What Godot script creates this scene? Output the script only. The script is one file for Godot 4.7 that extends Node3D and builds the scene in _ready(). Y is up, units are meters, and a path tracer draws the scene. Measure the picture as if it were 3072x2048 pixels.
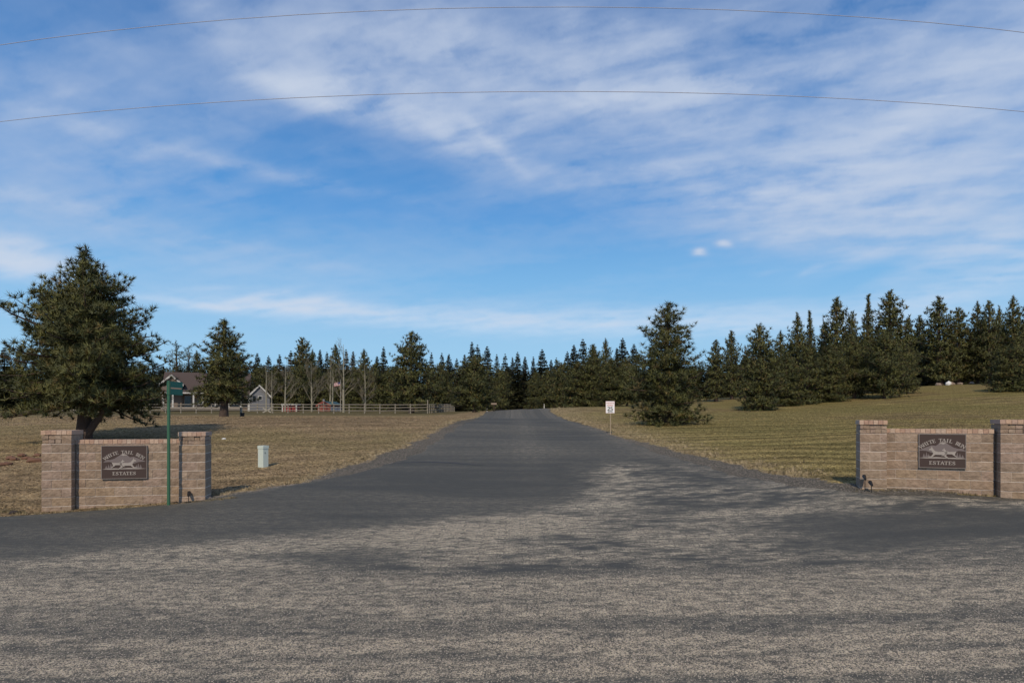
extends Node3D

const EYE := 2.1
var rng := RandomNumberGenerator.new()
var counts := {}
var n_low := FastNoiseLite.new()
var n_mid := FastNoiseLite.new()
var n_hi := FastNoiseLite.new()
var M := {}

# ---- ground: thin-plate surface through surveyed points [x, distance, weight]
const TPS := [
	[-1.2, -0.16, 0.3194642],
	[-0.4, -0.16, 0.2639439],
	[0, -0.16, 0.04340614],
	[0.4, -0.16, 0.28218],
	[1.2, -0.16, 0.7160392],
	[-1.2, 0.08, 1.019095],
	[-0.4, 0.08, 0.4173112],
	[0, 0.08, 1.747063],
	[0.4, 0.08, 3.671746],
	[1.2, 0.08, 1.871667],
	[-1.2, 0.22, -1.645747],
	[-0.4, 0.22, 6.356241],
	[0, 0.22, 0.3245126],
	[0.4, 0.22, -10.22767],
	[1.2, 0.22, -3.889684],
	[0.012, 0.32, -7.944673],
	[0.012, 0.4, 1.656391],
	[0.012, 0.54, 6.079462],
	[0.012, 0.68, -2.924358],
	[0.012, 1.06, -2.354204],
	[0.012, 1.48, -7.920269],
	[0.012, 2, -1.329332],
	[0.012, 2.48, -1.855748],
	[0.012, 2.8, -1.148387],
	[0.012, 3.1, 0.3430724],
	[0.012, 3.5, -0.8068359],
	[-0.146, 0.306, -66.26446],
	[-0.1082, 0.3594, -9.51427],
	[-0.0896, 0.4008, 7.558609],
	[-0.08, 0.4332, 0.05621795],
	[-0.073, 0.464, 1.647219],
	[-0.0666, 0.5746, -0.7709511],
	[0.1064, 0.4946, -3.277211],
	[0.1014, 0.6808, -22.02121],
	[0.0876, 1.0622, 0.9325159],
	[0.146, 0.286, -36.32925],
	[0.126, 0.346, -12.43877],
	[-0.208, 0.296, -5.231476],
	[-0.14, 0.312, 78.70713],
	[-0.4, 0.3, -7.362195],
	[-0.9, 0.3, -0.6585035],
	[0.164, 0.298, 66.36914],
	[0.212, 0.284, -18.88368],
	[0.19, 0.34, 0.2616911],
	[0.28, 0.272, 3.836344],
	[0.4, 0.3, 1.665373],
	[0.9, 0.3, 0.7740666],
	[-0.166, 0.44, -6.261337],
	[-0.366, 0.56, 3.419168],
	[-0.4658171, 0.8, 1.317159],
	[-0.4413564, 1, -0.3046111],
	[-0.2249322, 0.9, 3.252042],
	[-1.358899, 1.9, -0.152616],
	[-0.9800239, 1.9, -0.1041371],
	[-0.6011487, 1.9, 0.4028078],
	[-0.2222735, 1.9, -0.568274],
	[-0.08335255, 1.9, -0.07992727],
	[0.1285783, 1.56, 10.74733],
	[0.2834252, 2.6, 3.275244],
	[-1.556978, 2.4, -0.2199714],
	[-0.9188721, 2.4, -0.09249727],
	[-0.5998193, 2.4, 0.9960961],
	[0.2004449, 0.84, -0.2237788],
	[0.1041109, 0.69, 19.61724],
	[0.5673158, 1.5, -3.89074],
	[0.4317848, 1.4, -0.01572501],
	[0.8703761, 1.76, -2.016683],
	[0.9889308, 1.72, 1.655038],
	[1.41133, 2.16, 1.170622],
	[1.22729, 1.6, 0.8224857],
	[1.733095, 2.24, -0.3028637],
	[0.7487106, 1.1, 1.301974],
	[0.3067161, 0.56, 2.262733],
	[0.4283284, 0.6, 2.710464],
	[0.5004875, 1.04, -0.7712705],
	[-2.6, 3.5, -0.1486876],
	[-1.2, 3.5, 0.6035939],
	[1, 3.5, -1.061262],
	[2.4, 3.5, -0.09798056],
	[-2.6, 4.7, 0.02610664],
	[0, 4.7, -0.002007097],
	[2.6, 4.7, 0.2255305],
	[-2.6, 1.2, 0.2472841],
	[-1.8, 1.9, 0.1340084],
	[2.6, 1.2, -0.8019715],
	[2.6, 2.2, 0.8083844],
]
const TPS_PLANE := [-3.1961197, 0.67157607, 1.3461242]
# edges of the asphalt and of the grass as [distance north, x]
const ASPHALT_LEFT := [[13.7, -70], [14.05, -11], [15.3, -7.3], [17.97, -5.41], [20.04, -4.48], [21.66, -4], [23.2, -3.65], [28.73, -3.33], [37.99, -3.31], [54.75, -2.67], [60, -3.5], [124, -3.1], [180, -3.1]]
const GRASS_LEFT := [[13.7, -70], [14.1, -11.2], [15.72, -7.34], [16.82, -6.37], [17.81, -5.71], [19.33, -5.43], [22.66, -5.05], [26.68, -4.4], [37.01, -3.96], [49.8, -3.8], [69.02, -3.16], [124, -3.7], [180, -3.7]]
const ASPHALT_RIGHT := [[12.6, 70], [12.95, 14], [13.3, 10.4], [14.1, 7.9], [15.9, 6.75], [19, 6.1], [24.73, 5.32], [34.04, 5.07], [53.11, 4.38], [74, 4.3], [124, 4.3], [180, 4]]
var tps := PackedVector3Array()
var hcache := PackedFloat32Array()
const HC_X0 := -80.0
const HC_NX := 161
const HC_ND := 131

# ======================================================================== helpers
func numbered(parent: Node, base: String) -> String:
	var key := str(parent.get_instance_id()) + base
	var k: int = counts.get(key, 0)
	counts[key] = k + 1
	return base if k == 0 else "%s_%03d" % [base, k]

func attach(parent: Node, o: Node3D, called: String) -> Node3D:
	o.name = numbered(parent, called)
	parent.add_child(o, true)
	return o

func tag(o: Node, label: String, category: String, group := "", kind := "") -> Node:
	o.set_meta("label", label)
	if category != "": o.set_meta("category", category)
	if group != "": o.set_meta("group", group)
	if kind != "": o.set_meta("kind", kind)
	return o

func thing(called: String, label: String, category: String, at: Vector3, yaw := 0.0, group := "") -> Node3D:
	var o := Node3D.new()
	attach(self, o, called)
	o.position = at
	o.rotation.y = yaw
	tag(o, label, category, group)
	return o

func part(parent: Node, called: String, mesh: Mesh, mat: Material, at := Vector3.ZERO, rot := Vector3.ZERO) -> MeshInstance3D:
	var o := MeshInstance3D.new()
	o.mesh = mesh
	o.material_override = mat
	attach(parent, o, called)
	o.position = at
	o.rotation = rot
	return o

func structure(called: String, mesh: Mesh, mat: Material) -> MeshInstance3D:
	var o := part(self, called, mesh, mat)
	o.set_meta("kind", "structure")
	return o

func boxm(size: Vector3) -> BoxMesh:
	var b := BoxMesh.new()
	b.size = size
	return b

func box(parent: Node, called: String, size: Vector3, at: Vector3, mat: Material, rot := Vector3.ZERO) -> MeshInstance3D:
	return part(parent, called, boxm(size), mat, at, rot)

func lin(r: float, g: float, b: float) -> Color:
	return Color(r, g, b).linear_to_srgb()

func mat(color: Color, rough := 0.8, metal := 0.0) -> StandardMaterial3D:
	var m := StandardMaterial3D.new()
	m.albedo_color = color
	m.roughness = rough
	m.metallic = metal
	return m

func noise_tex(size: int, freq: float, type: int, lo: Color, hi: Color, seed_: int, octaves := 4, mid := Color(0, 0, 0, 0), a := 0.0, b := 1.0) -> NoiseTexture2D:
	var n := FastNoiseLite.new()
	n.noise_type = type
	n.frequency = freq
	n.seed = seed_
	n.fractal_octaves = octaves
	if type == FastNoiseLite.TYPE_CELLULAR:
		n.cellular_return_type = FastNoiseLite.RETURN_CELL_VALUE
		n.fractal_type = FastNoiseLite.FRACTAL_NONE if octaves == 1 else FastNoiseLite.FRACTAL_FBM
	var t := NoiseTexture2D.new()
	t.width = size
	t.height = size
	t.seamless = true
	t.noise = n
	var g := Gradient.new()
	g.offsets = PackedFloat32Array([a, b])
	g.colors = PackedColorArray([lo, hi])
	if mid.a > 0.0:
		g.add_point((a + b) * 0.5, mid)
	t.color_ramp = g
	return t

class Geo:
	var v := PackedVector3Array()
	var n := PackedVector3Array()
	var c := PackedColorArray()
	var uv := PackedVector2Array()
	var uv2 := PackedVector2Array()
	func tri(a: Vector3, b: Vector3, d: Vector3, na: Vector3, nb: Vector3, nd: Vector3, col: Color) -> void:
		if (d - a).cross(b - a).dot(na + nb + nd) >= 0.0:
			v.append(a); v.append(b); v.append(d)
			n.append(na); n.append(nb); n.append(nd)
		else:
			v.append(a); v.append(d); v.append(b)
			n.append(na); n.append(nd); n.append(nb)
		c.append(col); c.append(col); c.append(col)
	func flat(a: Vector3, b: Vector3, d: Vector3, toward: Vector3, col := Color.WHITE) -> void:
		var f := (d - a).cross(b - a).normalized()
		if f.dot(toward) < 0.0: f = -f
		tri(a, b, d, f, f, f, col)
	func quad(a: Vector3, b: Vector3, d: Vector3, e: Vector3, toward: Vector3, col := Color.WHITE) -> void:
		flat(a, b, d, toward, col)
		flat(a, d, e, toward, col)
	func tube(pts: Array, radii: Array, sides: int, col := Color.WHITE, cap := true) -> void:
		var prev := []
		for i in pts.size():
			var dir: Vector3 = (pts[mini(i + 1, pts.size() - 1)] - pts[maxi(i - 1, 0)]).normalized()
			var u := dir.cross(Vector3.RIGHT if absf(dir.x) < 0.8 else Vector3.BACK).normalized()
			var w := dir.cross(u)
			var ring := []
			for k in sides:
				var an := TAU * k / sides
				ring.append(u * cos(an) + w * sin(an))
			if i > 0:
				for k in sides:
					var k2 := (k + 1) % sides
					var a: Vector3 = pts[i - 1] + prev[k] * radii[i - 1]
					var b: Vector3 = pts[i - 1] + prev[k2] * radii[i - 1]
					var d: Vector3 = pts[i] + ring[k2] * radii[i]
					var e: Vector3 = pts[i] + ring[k] * radii[i]
					tri(a, b, d, prev[k], prev[k2], ring[k2], col)
					tri(a, d, e, prev[k], ring[k2], ring[k], col)
			if cap and (i == 0 or i == pts.size() - 1) and radii[i] > 0.004:
				for k in range(1, sides - 1):
					flat(pts[i] + ring[0] * radii[i], pts[i] + ring[k] * radii[i], pts[i] + ring[k + 1] * radii[i], dir if i > 0 else -dir, col)
			prev = ring
	func mesh() -> ArrayMesh:
		var arr := []
		arr.resize(Mesh.ARRAY_MAX)
		arr[Mesh.ARRAY_VERTEX] = v
		arr[Mesh.ARRAY_NORMAL] = n
		if c.size() == v.size(): arr[Mesh.ARRAY_COLOR] = c
		if uv.size() == v.size(): arr[Mesh.ARRAY_TEX_UV] = uv
		if uv2.size() == v.size(): arr[Mesh.ARRAY_TEX_UV2] = uv2
		var m := ArrayMesh.new()
		m.add_surface_from_arrays(Mesh.PRIMITIVE_TRIANGLES, arr)
		return m

func prism(poly: PackedVector2Array, depth: float) -> ArrayMesh:
	# a flat outline in x, y given thickness along z (front face at z = depth)
	var g := Geo.new()
	var t := Geometry2D.triangulate_polygon(poly)
	for i in range(0, t.size(), 3):
		var a := poly[t[i]]
		var b := poly[t[i + 1]]
		var d := poly[t[i + 2]]
		g.flat(Vector3(a.x, a.y, depth), Vector3(b.x, b.y, depth), Vector3(d.x, d.y, depth), Vector3.BACK)
		g.flat(Vector3(a.x, a.y, 0), Vector3(b.x, b.y, 0), Vector3(d.x, d.y, 0), Vector3.FORWARD)
	var turn := -1.0 if Geometry2D.is_polygon_clockwise(poly) else 1.0
	for i in poly.size():
		var a := poly[i]
		var b := poly[(i + 1) % poly.size()]
		var e := (b - a) * turn
		g.quad(Vector3(a.x, a.y, 0), Vector3(b.x, b.y, 0), Vector3(b.x, b.y, depth), Vector3(a.x, a.y, depth), Vector3(e.y, -e.x, 0))
	return g.mesh()

# ======================================================================== terrain
func rawh(x: float, d: float) -> float:
	var px := clampf(x, -140.0, 140.0) / 50.0
	var pd := clampf(d, -8.0, 240.0) / 50.0
	var s: float = TPS_PLANE[0] + TPS_PLANE[1] * px + TPS_PLANE[2] * pd
	s += maxf(0.0, d - 240.0) * 0.02
	for q in tps:
		var r2 := (px - q.x) * (px - q.x) + (pd - q.y) * (pd - q.y)
		if r2 > 1e-12: s += q.z * 0.5 * r2 * log(r2)
	return s

func hh(x: float, d: float) -> float:
	var fx := x - HC_X0
	if fx < 0.0 or fx >= HC_NX - 1 or d < 0.0 or d >= HC_ND - 1: return rawh(x, d)
	var ix := int(fx)
	var id := int(d)
	var u := fx - ix
	var w := d - id
	var k := id * HC_NX + ix
	return lerpf(lerpf(hcache[k], hcache[k + 1], u), lerpf(hcache[k + HC_NX], hcache[k + HC_NX + 1], u), w)

func spot(x: float, d: float, up := 0.0) -> Vector3:
	return Vector3(x, hh(x, d) + up, -d)

func hnormal(x: float, d: float) -> Vector3:
	var e := 0.6
	return Vector3(hh(x - e, d) - hh(x + e, d), 2.0 * e, hh(x, d + e) - hh(x, d - e)).normalized()

func edge(line: Array, d: float) -> float:
	if d <= line[0][0]: return line[0][1]
	for i in range(1, line.size()):
		if d <= line[i][0]:
			return lerpf(line[i - 1][1], line[i][1], (d - line[i - 1][0]) / (line[i][0] - line[i - 1][0]))
	return line[-1][1]

func aleft(d: float) -> float: return edge(ASPHALT_LEFT, d) + 0.22 * n_hi.get_noise_2d(d * 1.5, 7.0) + 0.25 * n_mid.get_noise_2d(d * 1.5, 17.0)
func gleft(d: float) -> float: return edge(GRASS_LEFT, d) + 0.35 * n_hi.get_noise_2d(d * 1.8, 57.0) + 0.3 * n_mid.get_noise_2d(d * 1.5, 77.0)
func aright(d: float) -> float: return edge(ASPHALT_RIGHT, d) + 0.22 * n_hi.get_noise_2d(d * 1.5, 31.0) + 0.2 * n_mid.get_noise_2d(d * 1.5, 37.0)
func shoulder_right(d: float) -> float:
	return aright(d) + 0.15 + 0.85 * (1.0 - smoothstep(22.0, 34.0, d)) + 0.8 * (1.0 - smoothstep(14.2, 16.0, d)) + 0.2 * n_hi.get_noise_2d(d * 2.0, 91.0)

func steps_list(parts: Array) -> PackedFloat32Array:
	# [[from, to, step], ...]
	var out := PackedFloat32Array()
	for p in parts:
		var x: float = p[0]
		while x < p[1] - 1e-4:
			out.append(x)
			x += p[2]
	out.append(parts[-1][1])
	return out

func ground_color(x: float, d: float) -> Color:
	var a := n_low.get_noise_2d(x, d)
	var b := n_mid.get_noise_2d(x, d * 1.6)
	var f := n_hi.get_noise_2d(x * 0.7, d * 2.0)
	var side := smoothstep(-2.0, 5.0, x)
	var c := Color(0.385, 0.288, 0.175).lerp(Color(0.312, 0.252, 0.108), side)
	var green := clampf(0.32 + 1.1 * a + 0.7 * b, 0.0, 1.0) * lerpf(0.5, 0.6, side)
	c = c.lerp(Color(0.175, 0.163, 0.062), green * 0.85)
	c = c.lerp(Color(0.20, 0.145, 0.09), clampf(-a * 1.4 - 0.1 - 0.6 * f, 0.0, 0.5))
	var k := 1.12 * (1.0 + 0.28 * f + 0.16 * b)
	if side > 0.5:
		var ph := (d + 0.13 * x + 2.2 * a + 0.5 * b) / 1.55
		k *= 1.0 + 0.32 * sin(TAU * ph) * (1.0 - smoothstep(60.0, 110.0, d)) + 0.10 * sin(TAU * ph * 0.37 + 2.0)
	else:
		var ph := (d * 0.8 - 0.45 * x + 2.0 * a) / 2.3
		k *= 1.0 + 0.12 * sin(TAU * ph) * (1.0 - smoothstep(60.0, 100.0, d))
	c = Color(c.r * k, c.g * k, c.b * k)
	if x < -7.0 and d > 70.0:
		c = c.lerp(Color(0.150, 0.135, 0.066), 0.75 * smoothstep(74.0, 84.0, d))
	# dry bleached grass along the carriageway
	var el := gleft(d) - x
	var er := x - aright(d)
	if d > 14.0:
		if er > -2.0 and er < 12.0:
			var wide := 0.9 + 0.05 * d
			c = c.lerp(Color(0.50, 0.40, 0.25), 0.75 * clampf(exp(-er * er / (wide * wide)) * (0.75 + 0.8 * f), 0.0, 1.0))
		if el > -2.0 and el < 8.0:
			c = c.lerp(Color(0.42, 0.335, 0.20), 0.75 * clampf(exp(-el * el / 0.6) * (0.8 + 0.9 * f), 0.0, 1.0))
	return c

func inside_asphalt(x: float, d: float) -> float:
	return minf(x - aleft(d), aright(d) - x)

func build_ground() -> void:
	var ds := steps_list([[-30.0, 0.0, 10.0], [0.0, 12.0, 3.0], [12.0, 50.0, 0.4], [50.0, 100.0, 0.8], [100.0, 150.0, 2.5], [150.0, 300.0, 12.5], [300.0, 1500.0, 240.0]])
	var xs := steps_list([[-1600.0, -400.0, 300.0], [-400.0, -150.0, 50.0], [-150.0, -60.0, 5.0], [-60.0, -22.0, 1.0], [-22.0, 22.0, 0.4], [22.0, 60.0, 0.9], [60.0, 150.0, 4.5], [150.0, 400.0, 50.0], [400.0, 1600.0, 300.0]])
	var nx := xs.size()
	var v := PackedVector3Array()
	var n := PackedVector3Array()
	var c := PackedColorArray()
	var uv := PackedVector2Array()
	var uv2 := PackedVector2Array()
	var idx := PackedInt32Array()
	for d in ds:
		var al := aleft(d)
		var ar := aright(d)
		for x in xs:
			var low := 0.14 * smoothstep(0.05, 0.5, minf(x - al, ar - x))
			v.append(Vector3(x, hh(x, d) - low, -d))
			n.append(hnormal(x, d))
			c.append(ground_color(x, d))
			uv.append(Vector2(x, d) / 2.7)
			uv2.append(Vector2(x * 0.87 + d * 0.2, d * 0.9 - x * 0.2) / 0.71)
	for j in ds.size() - 1:
		for i in nx - 1:
			var a := j * nx + i
			idx.append_array(PackedInt32Array([a, a + nx, a + 1, a + 1, a + nx, a + nx + 1]))
	var arr := []
	arr.resize(Mesh.ARRAY_MAX)
	arr[Mesh.ARRAY_VERTEX] = v
	arr[Mesh.ARRAY_NORMAL] = n
	arr[Mesh.ARRAY_COLOR] = c
	arr[Mesh.ARRAY_TEX_UV] = uv
	arr[Mesh.ARRAY_TEX_UV2] = uv2
	arr[Mesh.ARRAY_INDEX] = idx
	var m := ArrayMesh.new()
	m.add_surface_from_arrays(Mesh.PRIMITIVE_TRIANGLES, arr)
	var g := mat(Color.WHITE, 0.95)
	g.metallic_specular = 0.1
	g.vertex_color_use_as_albedo = true
	g.albedo_texture = noise_tex(512, 0.02, FastNoiseLite.TYPE_SIMPLEX_SMOOTH, lin(0.52, 0.52, 0.5), lin(1.0, 0.98, 0.94), 5, 6, Color(0, 0, 0, 0), 0.25, 0.75)
	g.detail_enabled = true
	g.detail_blend_mode = BaseMaterial3D.BLEND_MODE_MUL
	g.detail_uv_layer = BaseMaterial3D.DETAIL_UV_2
	g.detail_albedo = noise_tex(512, 0.035, FastNoiseLite.TYPE_VALUE, lin(0.5, 0.5, 0.48), lin(1, 1, 1), 9, 5, Color(0, 0, 0, 0), 0.25, 0.7)
	g.heightmap_enabled = true
	g.heightmap_scale = 5.0
	g.heightmap_texture = g.albedo_texture
	structure("ground", m, g)

func strip_mesh(ds: PackedFloat32Array, left: Callable, right: Callable, cols: PackedFloat32Array, up: float, sand_uv: bool) -> ArrayMesh:
	# rows across at each distance; columns at fixed x (or, if cols run 0..1, at shares of the width), cut off at both edges
	var v := PackedVector3Array()
	var n := PackedVector3Array()
	var uv := PackedVector2Array()
	var uv2 := PackedVector2Array()
	var idx := PackedInt32Array()
	var w := cols.size() + 2
	var shares := cols[0] == 0.0
	for d in ds:
		var l: float = left.call(d)
		var r: float = right.call(d)
		for i in w:
			var q := cols[clampi(i - 1, 0, w - 3)]
			var x := lerpf(l, r, q) if shares else clampf(q, l, r)
			var y := hh(x, d) + up
			if i == 0: x -= 0.06; y -= 0.25
			if i == w - 1: x += 0.06; y -= 0.25
			v.append(Vector3(x, y, -d))
			n.append(hnormal(x, d))
			uv.append(Vector2(x, d))
			uv2.append(Vector2((x + 20.0) / 40.0, clampf(log(maxf(d, 3.0) / 3.0) / log(20.0), 0.002, 0.998)))
	for j in ds.size() - 1:
		for i in w - 1:
			var a := j * w + i
			idx.append_array(PackedInt32Array([a, a + w, a + 1, a + 1, a + w, a + w + 1]))
	var arr := []
	arr.resize(Mesh.ARRAY_MAX)
	arr[Mesh.ARRAY_VERTEX] = v
	arr[Mesh.ARRAY_NORMAL] = n
	arr[Mesh.ARRAY_TEX_UV] = uv
	if sand_uv: arr[Mesh.ARRAY_TEX_UV2] = uv2
	arr[Mesh.ARRAY_INDEX] = idx
	var m := ArrayMesh.new()
	m.add_surface_from_arrays(Mesh.PRIMITIVE_TRIANGLES, arr)
	return m

const SWIRL := [Vector3(-6.0, 10.15, 0.5), Vector3(-3.4, 10.6, 0.7), Vector3(-1.0, 11.6, 1.0), Vector3(1.1, 13.0, 1.1), Vector3(2.1, 15.0, 0.8), Vector3(2.9, 17.6, 0.75), Vector3(3.25, 20.8, 0.5)]

func sand(x: float, d: float) -> float:
	# how much pale grit lies on the asphalt, 0..1
	var dc := d - 0.008 * x * x
	var s1 := n_mid.get_noise_2d(x * 0.8 + 300.0, dc * 4.6)
	var s2 := n_hi.get_noise_2d(x * 0.42 + 90.0, dc * 2.6)
	var s3 := n_low.get_noise_2d(x * 1.2 + 40.0, d * 2.4)
	var s4 := n_hi.get_noise_2d(x * 1.1 - 50.0, dc * 4.2)
	var s5 := n_hi.get_noise_2d(x * 1.3 + 11.0, d * 2.9)
	var s6 := n_mid.get_noise_2d(x * 1.5 + 130.0, d * 3.4)
	var e := d + 0.35 * s3 + 0.2 * s1
	var m := 0.0
	var seam := 9.9 - 1.0 * smoothstep(-4.5, -1.5, x) + 1.3 * smoothstep(3.0, 8.0, x)
	var street := 1.0 - smoothstep(seam - 0.6, seam + 0.5, e)
	m = street * maxf(0.22, 0.37 + 0.95 * n_mid.get_noise_2d(x * 0.10 + 60.0, (d - 0.012 * x * x) * 5.0) + 0.3 * s1 + 0.4 * s2 + 0.5 * s4)
	m += street * 0.34 * exp(-pow((e - 8.0 + 0.03 * x) / 0.8, 2.0))
	m -= (0.22 + 0.7 * s1) * exp(-pow((e - 9.05) / 0.3, 2.0)) * smoothstep(-3.0, -1.5, x) * (1.0 - smoothstep(4.0, 6.0, x))
	var best := 0.0
	for i in SWIRL.size() - 1:
		var a: Vector3 = SWIRL[i]
		var b: Vector3 = SWIRL[i + 1]
		var ab := Vector2(b.x - a.x, b.y - a.y)
		var ap := Vector2(x + 0.5 * s3 - a.x, d + 0.5 * s1 - a.y)
		var t := clampf(ap.dot(ab) / ab.length_squared(), 0.0, 1.0)
		var q := (ap - ab * t).length() / lerpf(a.z, b.z, t)
		best = maxf(best, exp(-q * q))
	m += best * (0.74 - 0.38 * smoothstep(13.0, 18.0, d) + 0.55 * s6 + 0.6 * s5)
	var fan := smoothstep(-2.5, -0.5, x) * (1.0 - smoothstep(3.0, 6.0, x)) * smoothstep(8.7, 9.2, e) * (1.0 - smoothstep(11.5, 14.5, e))
	m += fan * (0.36 + 0.55 * s6 + 0.6 * s5)
	var right := smoothstep(2.5, 5.0, x)
	m += right * exp(-pow((e - 13.1) / 0.5, 2.0)) * (0.36 + 0.5 * s6 + 0.55 * s5)
	m += right * exp(-pow((e - 15.2 + 0.1 * x) / 1.6, 2.0)) * (0.20 + 0.4 * s6 + 0.5 * s5)
	m += smoothstep(1.0, 3.5, x) * smoothstep(14.0, 16.0, d) * (1.0 - smoothstep(19.0, 24.0, d)) * (0.15 + 0.35 * s6 + 0.45 * s5)
	# thin dust everywhere, more where wheels do not run, and a paler worn strip up the middle of the drive
	var lane := x - 0.7
	m += maxf(0.0, 0.055 + 0.16 * s3 + 0.10 * s1 + 0.07 * exp(-lane * lane / 0.5) * smoothstep(14.0, 22.0, d))
	m += 0.16 * exp(-pow((x - edge(ASPHALT_RIGHT, d) + 0.3) / 0.7, 2.0)) * smoothstep(15.0, 18.0, d) * (0.6 + s2)
	return clampf(m, 0.0, 1.0)

func build_road() -> void:
	var wpx := 1024
	var hpx := 832
	var bytes := PackedByteArray()
	bytes.resize(wpx * hpx * 4)
	var k := 0
	for j in hpx:
		var d := 3.0 * pow(20.0, (j + 0.5) / hpx)
		for i in wpx:
			var x := -20.0 + 40.0 * (i + 0.5) / wpx
			var s := 0.0
			if absf(x) < minf(0.9 * d + 2.0, 14.0 if d > 25.0 else 99.0): s = sand(x, d) * (1.0 + 1.5 * n_hi.get_noise_2d(x * 4.0, d * 7.0)) + 0.10 * maxf(0.0, n_hi.get_noise_2d(x * 2.0 + 7.0, d * 5.0) - 0.1)
			if j > hpx - 2 or i == 0 or i == wpx - 1: s = 0.0
			bytes[k] = 202; bytes[k + 1] = 189; bytes[k + 2] = 164
			bytes[k + 3] = int(255.0 * clampf(s * 0.92, 0.0, 1.0))
			k += 4
	var over := ImageTexture.create_from_image(Image.create_from_data(wpx, hpx, false, Image.FORMAT_RGBA8, bytes))
	var a := mat(Color.WHITE, 0.88)
	a.albedo_texture = noise_tex(512, 0.06, FastNoiseLite.TYPE_CELLULAR, lin(0.049, 0.0500, 0.0455), lin(0.108, 0.109, 0.099), 3, 3)
	a.detail_enabled = true
	a.detail_blend_mode = BaseMaterial3D.BLEND_MODE_MIX
	a.detail_uv_layer = BaseMaterial3D.DETAIL_UV_2
	a.detail_albedo = over
	a.detail_mask = noise_tex(512, 0.05, FastNoiseLite.TYPE_CELLULAR, Color(0.12, 0.12, 0.12), Color(1, 1, 1), 17, 2, Color(0, 0, 0, 0), 0.38, 0.62)
	a.metallic_specular = 0.25
	a.heightmap_enabled = true
	a.heightmap_scale = 0.4
	a.heightmap_texture = a.detail_mask
	a.uv1_scale = Vector3(2.6, 2.6, 1.0)
	var ds := steps_list([[-30.0, 0.0, 10.0], [0.0, 3.0, 1.5], [3.0, 13.5, 0.5], [13.5, 18.0, 0.06], [18.0, 31.0, 0.25], [31.0, 60.0, 0.4], [60.0, 176.0, 2.0]])
	structure("road", strip_mesh(ds, aleft, aright, steps_list([[-70.0, -14.0, 4.0], [-14.0, 14.0, 0.5], [14.0, 70.0, 4.0]]), 0.035, true), a)
	# gravel shoulders
	var gm := mat(Color.WHITE, 0.95)
	gm.albedo_texture = noise_tex(512, 0.05, FastNoiseLite.TYPE_CELLULAR, lin(0.06, 0.056, 0.048), lin(0.19, 0.172, 0.138), 23, 3)
	gm.metallic_specular = 0.15
	gm.heightmap_enabled = true
	gm.heightmap_scale = 2.5
	gm.heightmap_texture = noise_tex(512, 0.05, FastNoiseLite.TYPE_CELLULAR, Color.BLACK, Color.WHITE, 29, 3)
	gm.uv1_scale = Vector3(0.8, 0.8, 1.0)
	var d2 := steps_list([[15.4, 60.0, 0.2], [60.0, 110.0, 2.0]])
	structure("gravel_shoulder", strip_mesh(d2, gleft, func(d): return aleft(d) + 0.1, PackedFloat32Array([0.0, 0.25, 0.5, 0.75, 1.0]), 0.022, false), gm)
	var d3 := steps_list([[12.9, 17.0, 0.05], [17.0, 60.0, 0.2], [60.0, 110.0, 2.0]])
	structure("gravel_shoulder", strip_mesh(d3, func(d): return aright(d) - 0.1, shoulder_right, PackedFloat32Array([0.0, 0.25, 0.5, 0.75, 1.0]), 0.022, false), gm)

func scatter(called: String, label: String, category: String, mesh: Mesh, m: Material, xf: Array, cols: PackedColorArray) -> void:
	var mm := MultiMesh.new()
	mm.transform_format = MultiMesh.TRANSFORM_3D
	mm.use_colors = true
	mm.mesh = mesh
	mm.instance_count = xf.size()
	for i in xf.size():
		mm.set_instance_transform(i, xf[i])
		mm.set_instance_color(i, cols[i])
	var o := MultiMeshInstance3D.new()
	o.multimesh = mm
	o.material_override = m
	attach(self, o, called)
	tag(o, label, category, "", "stuff")

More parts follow.
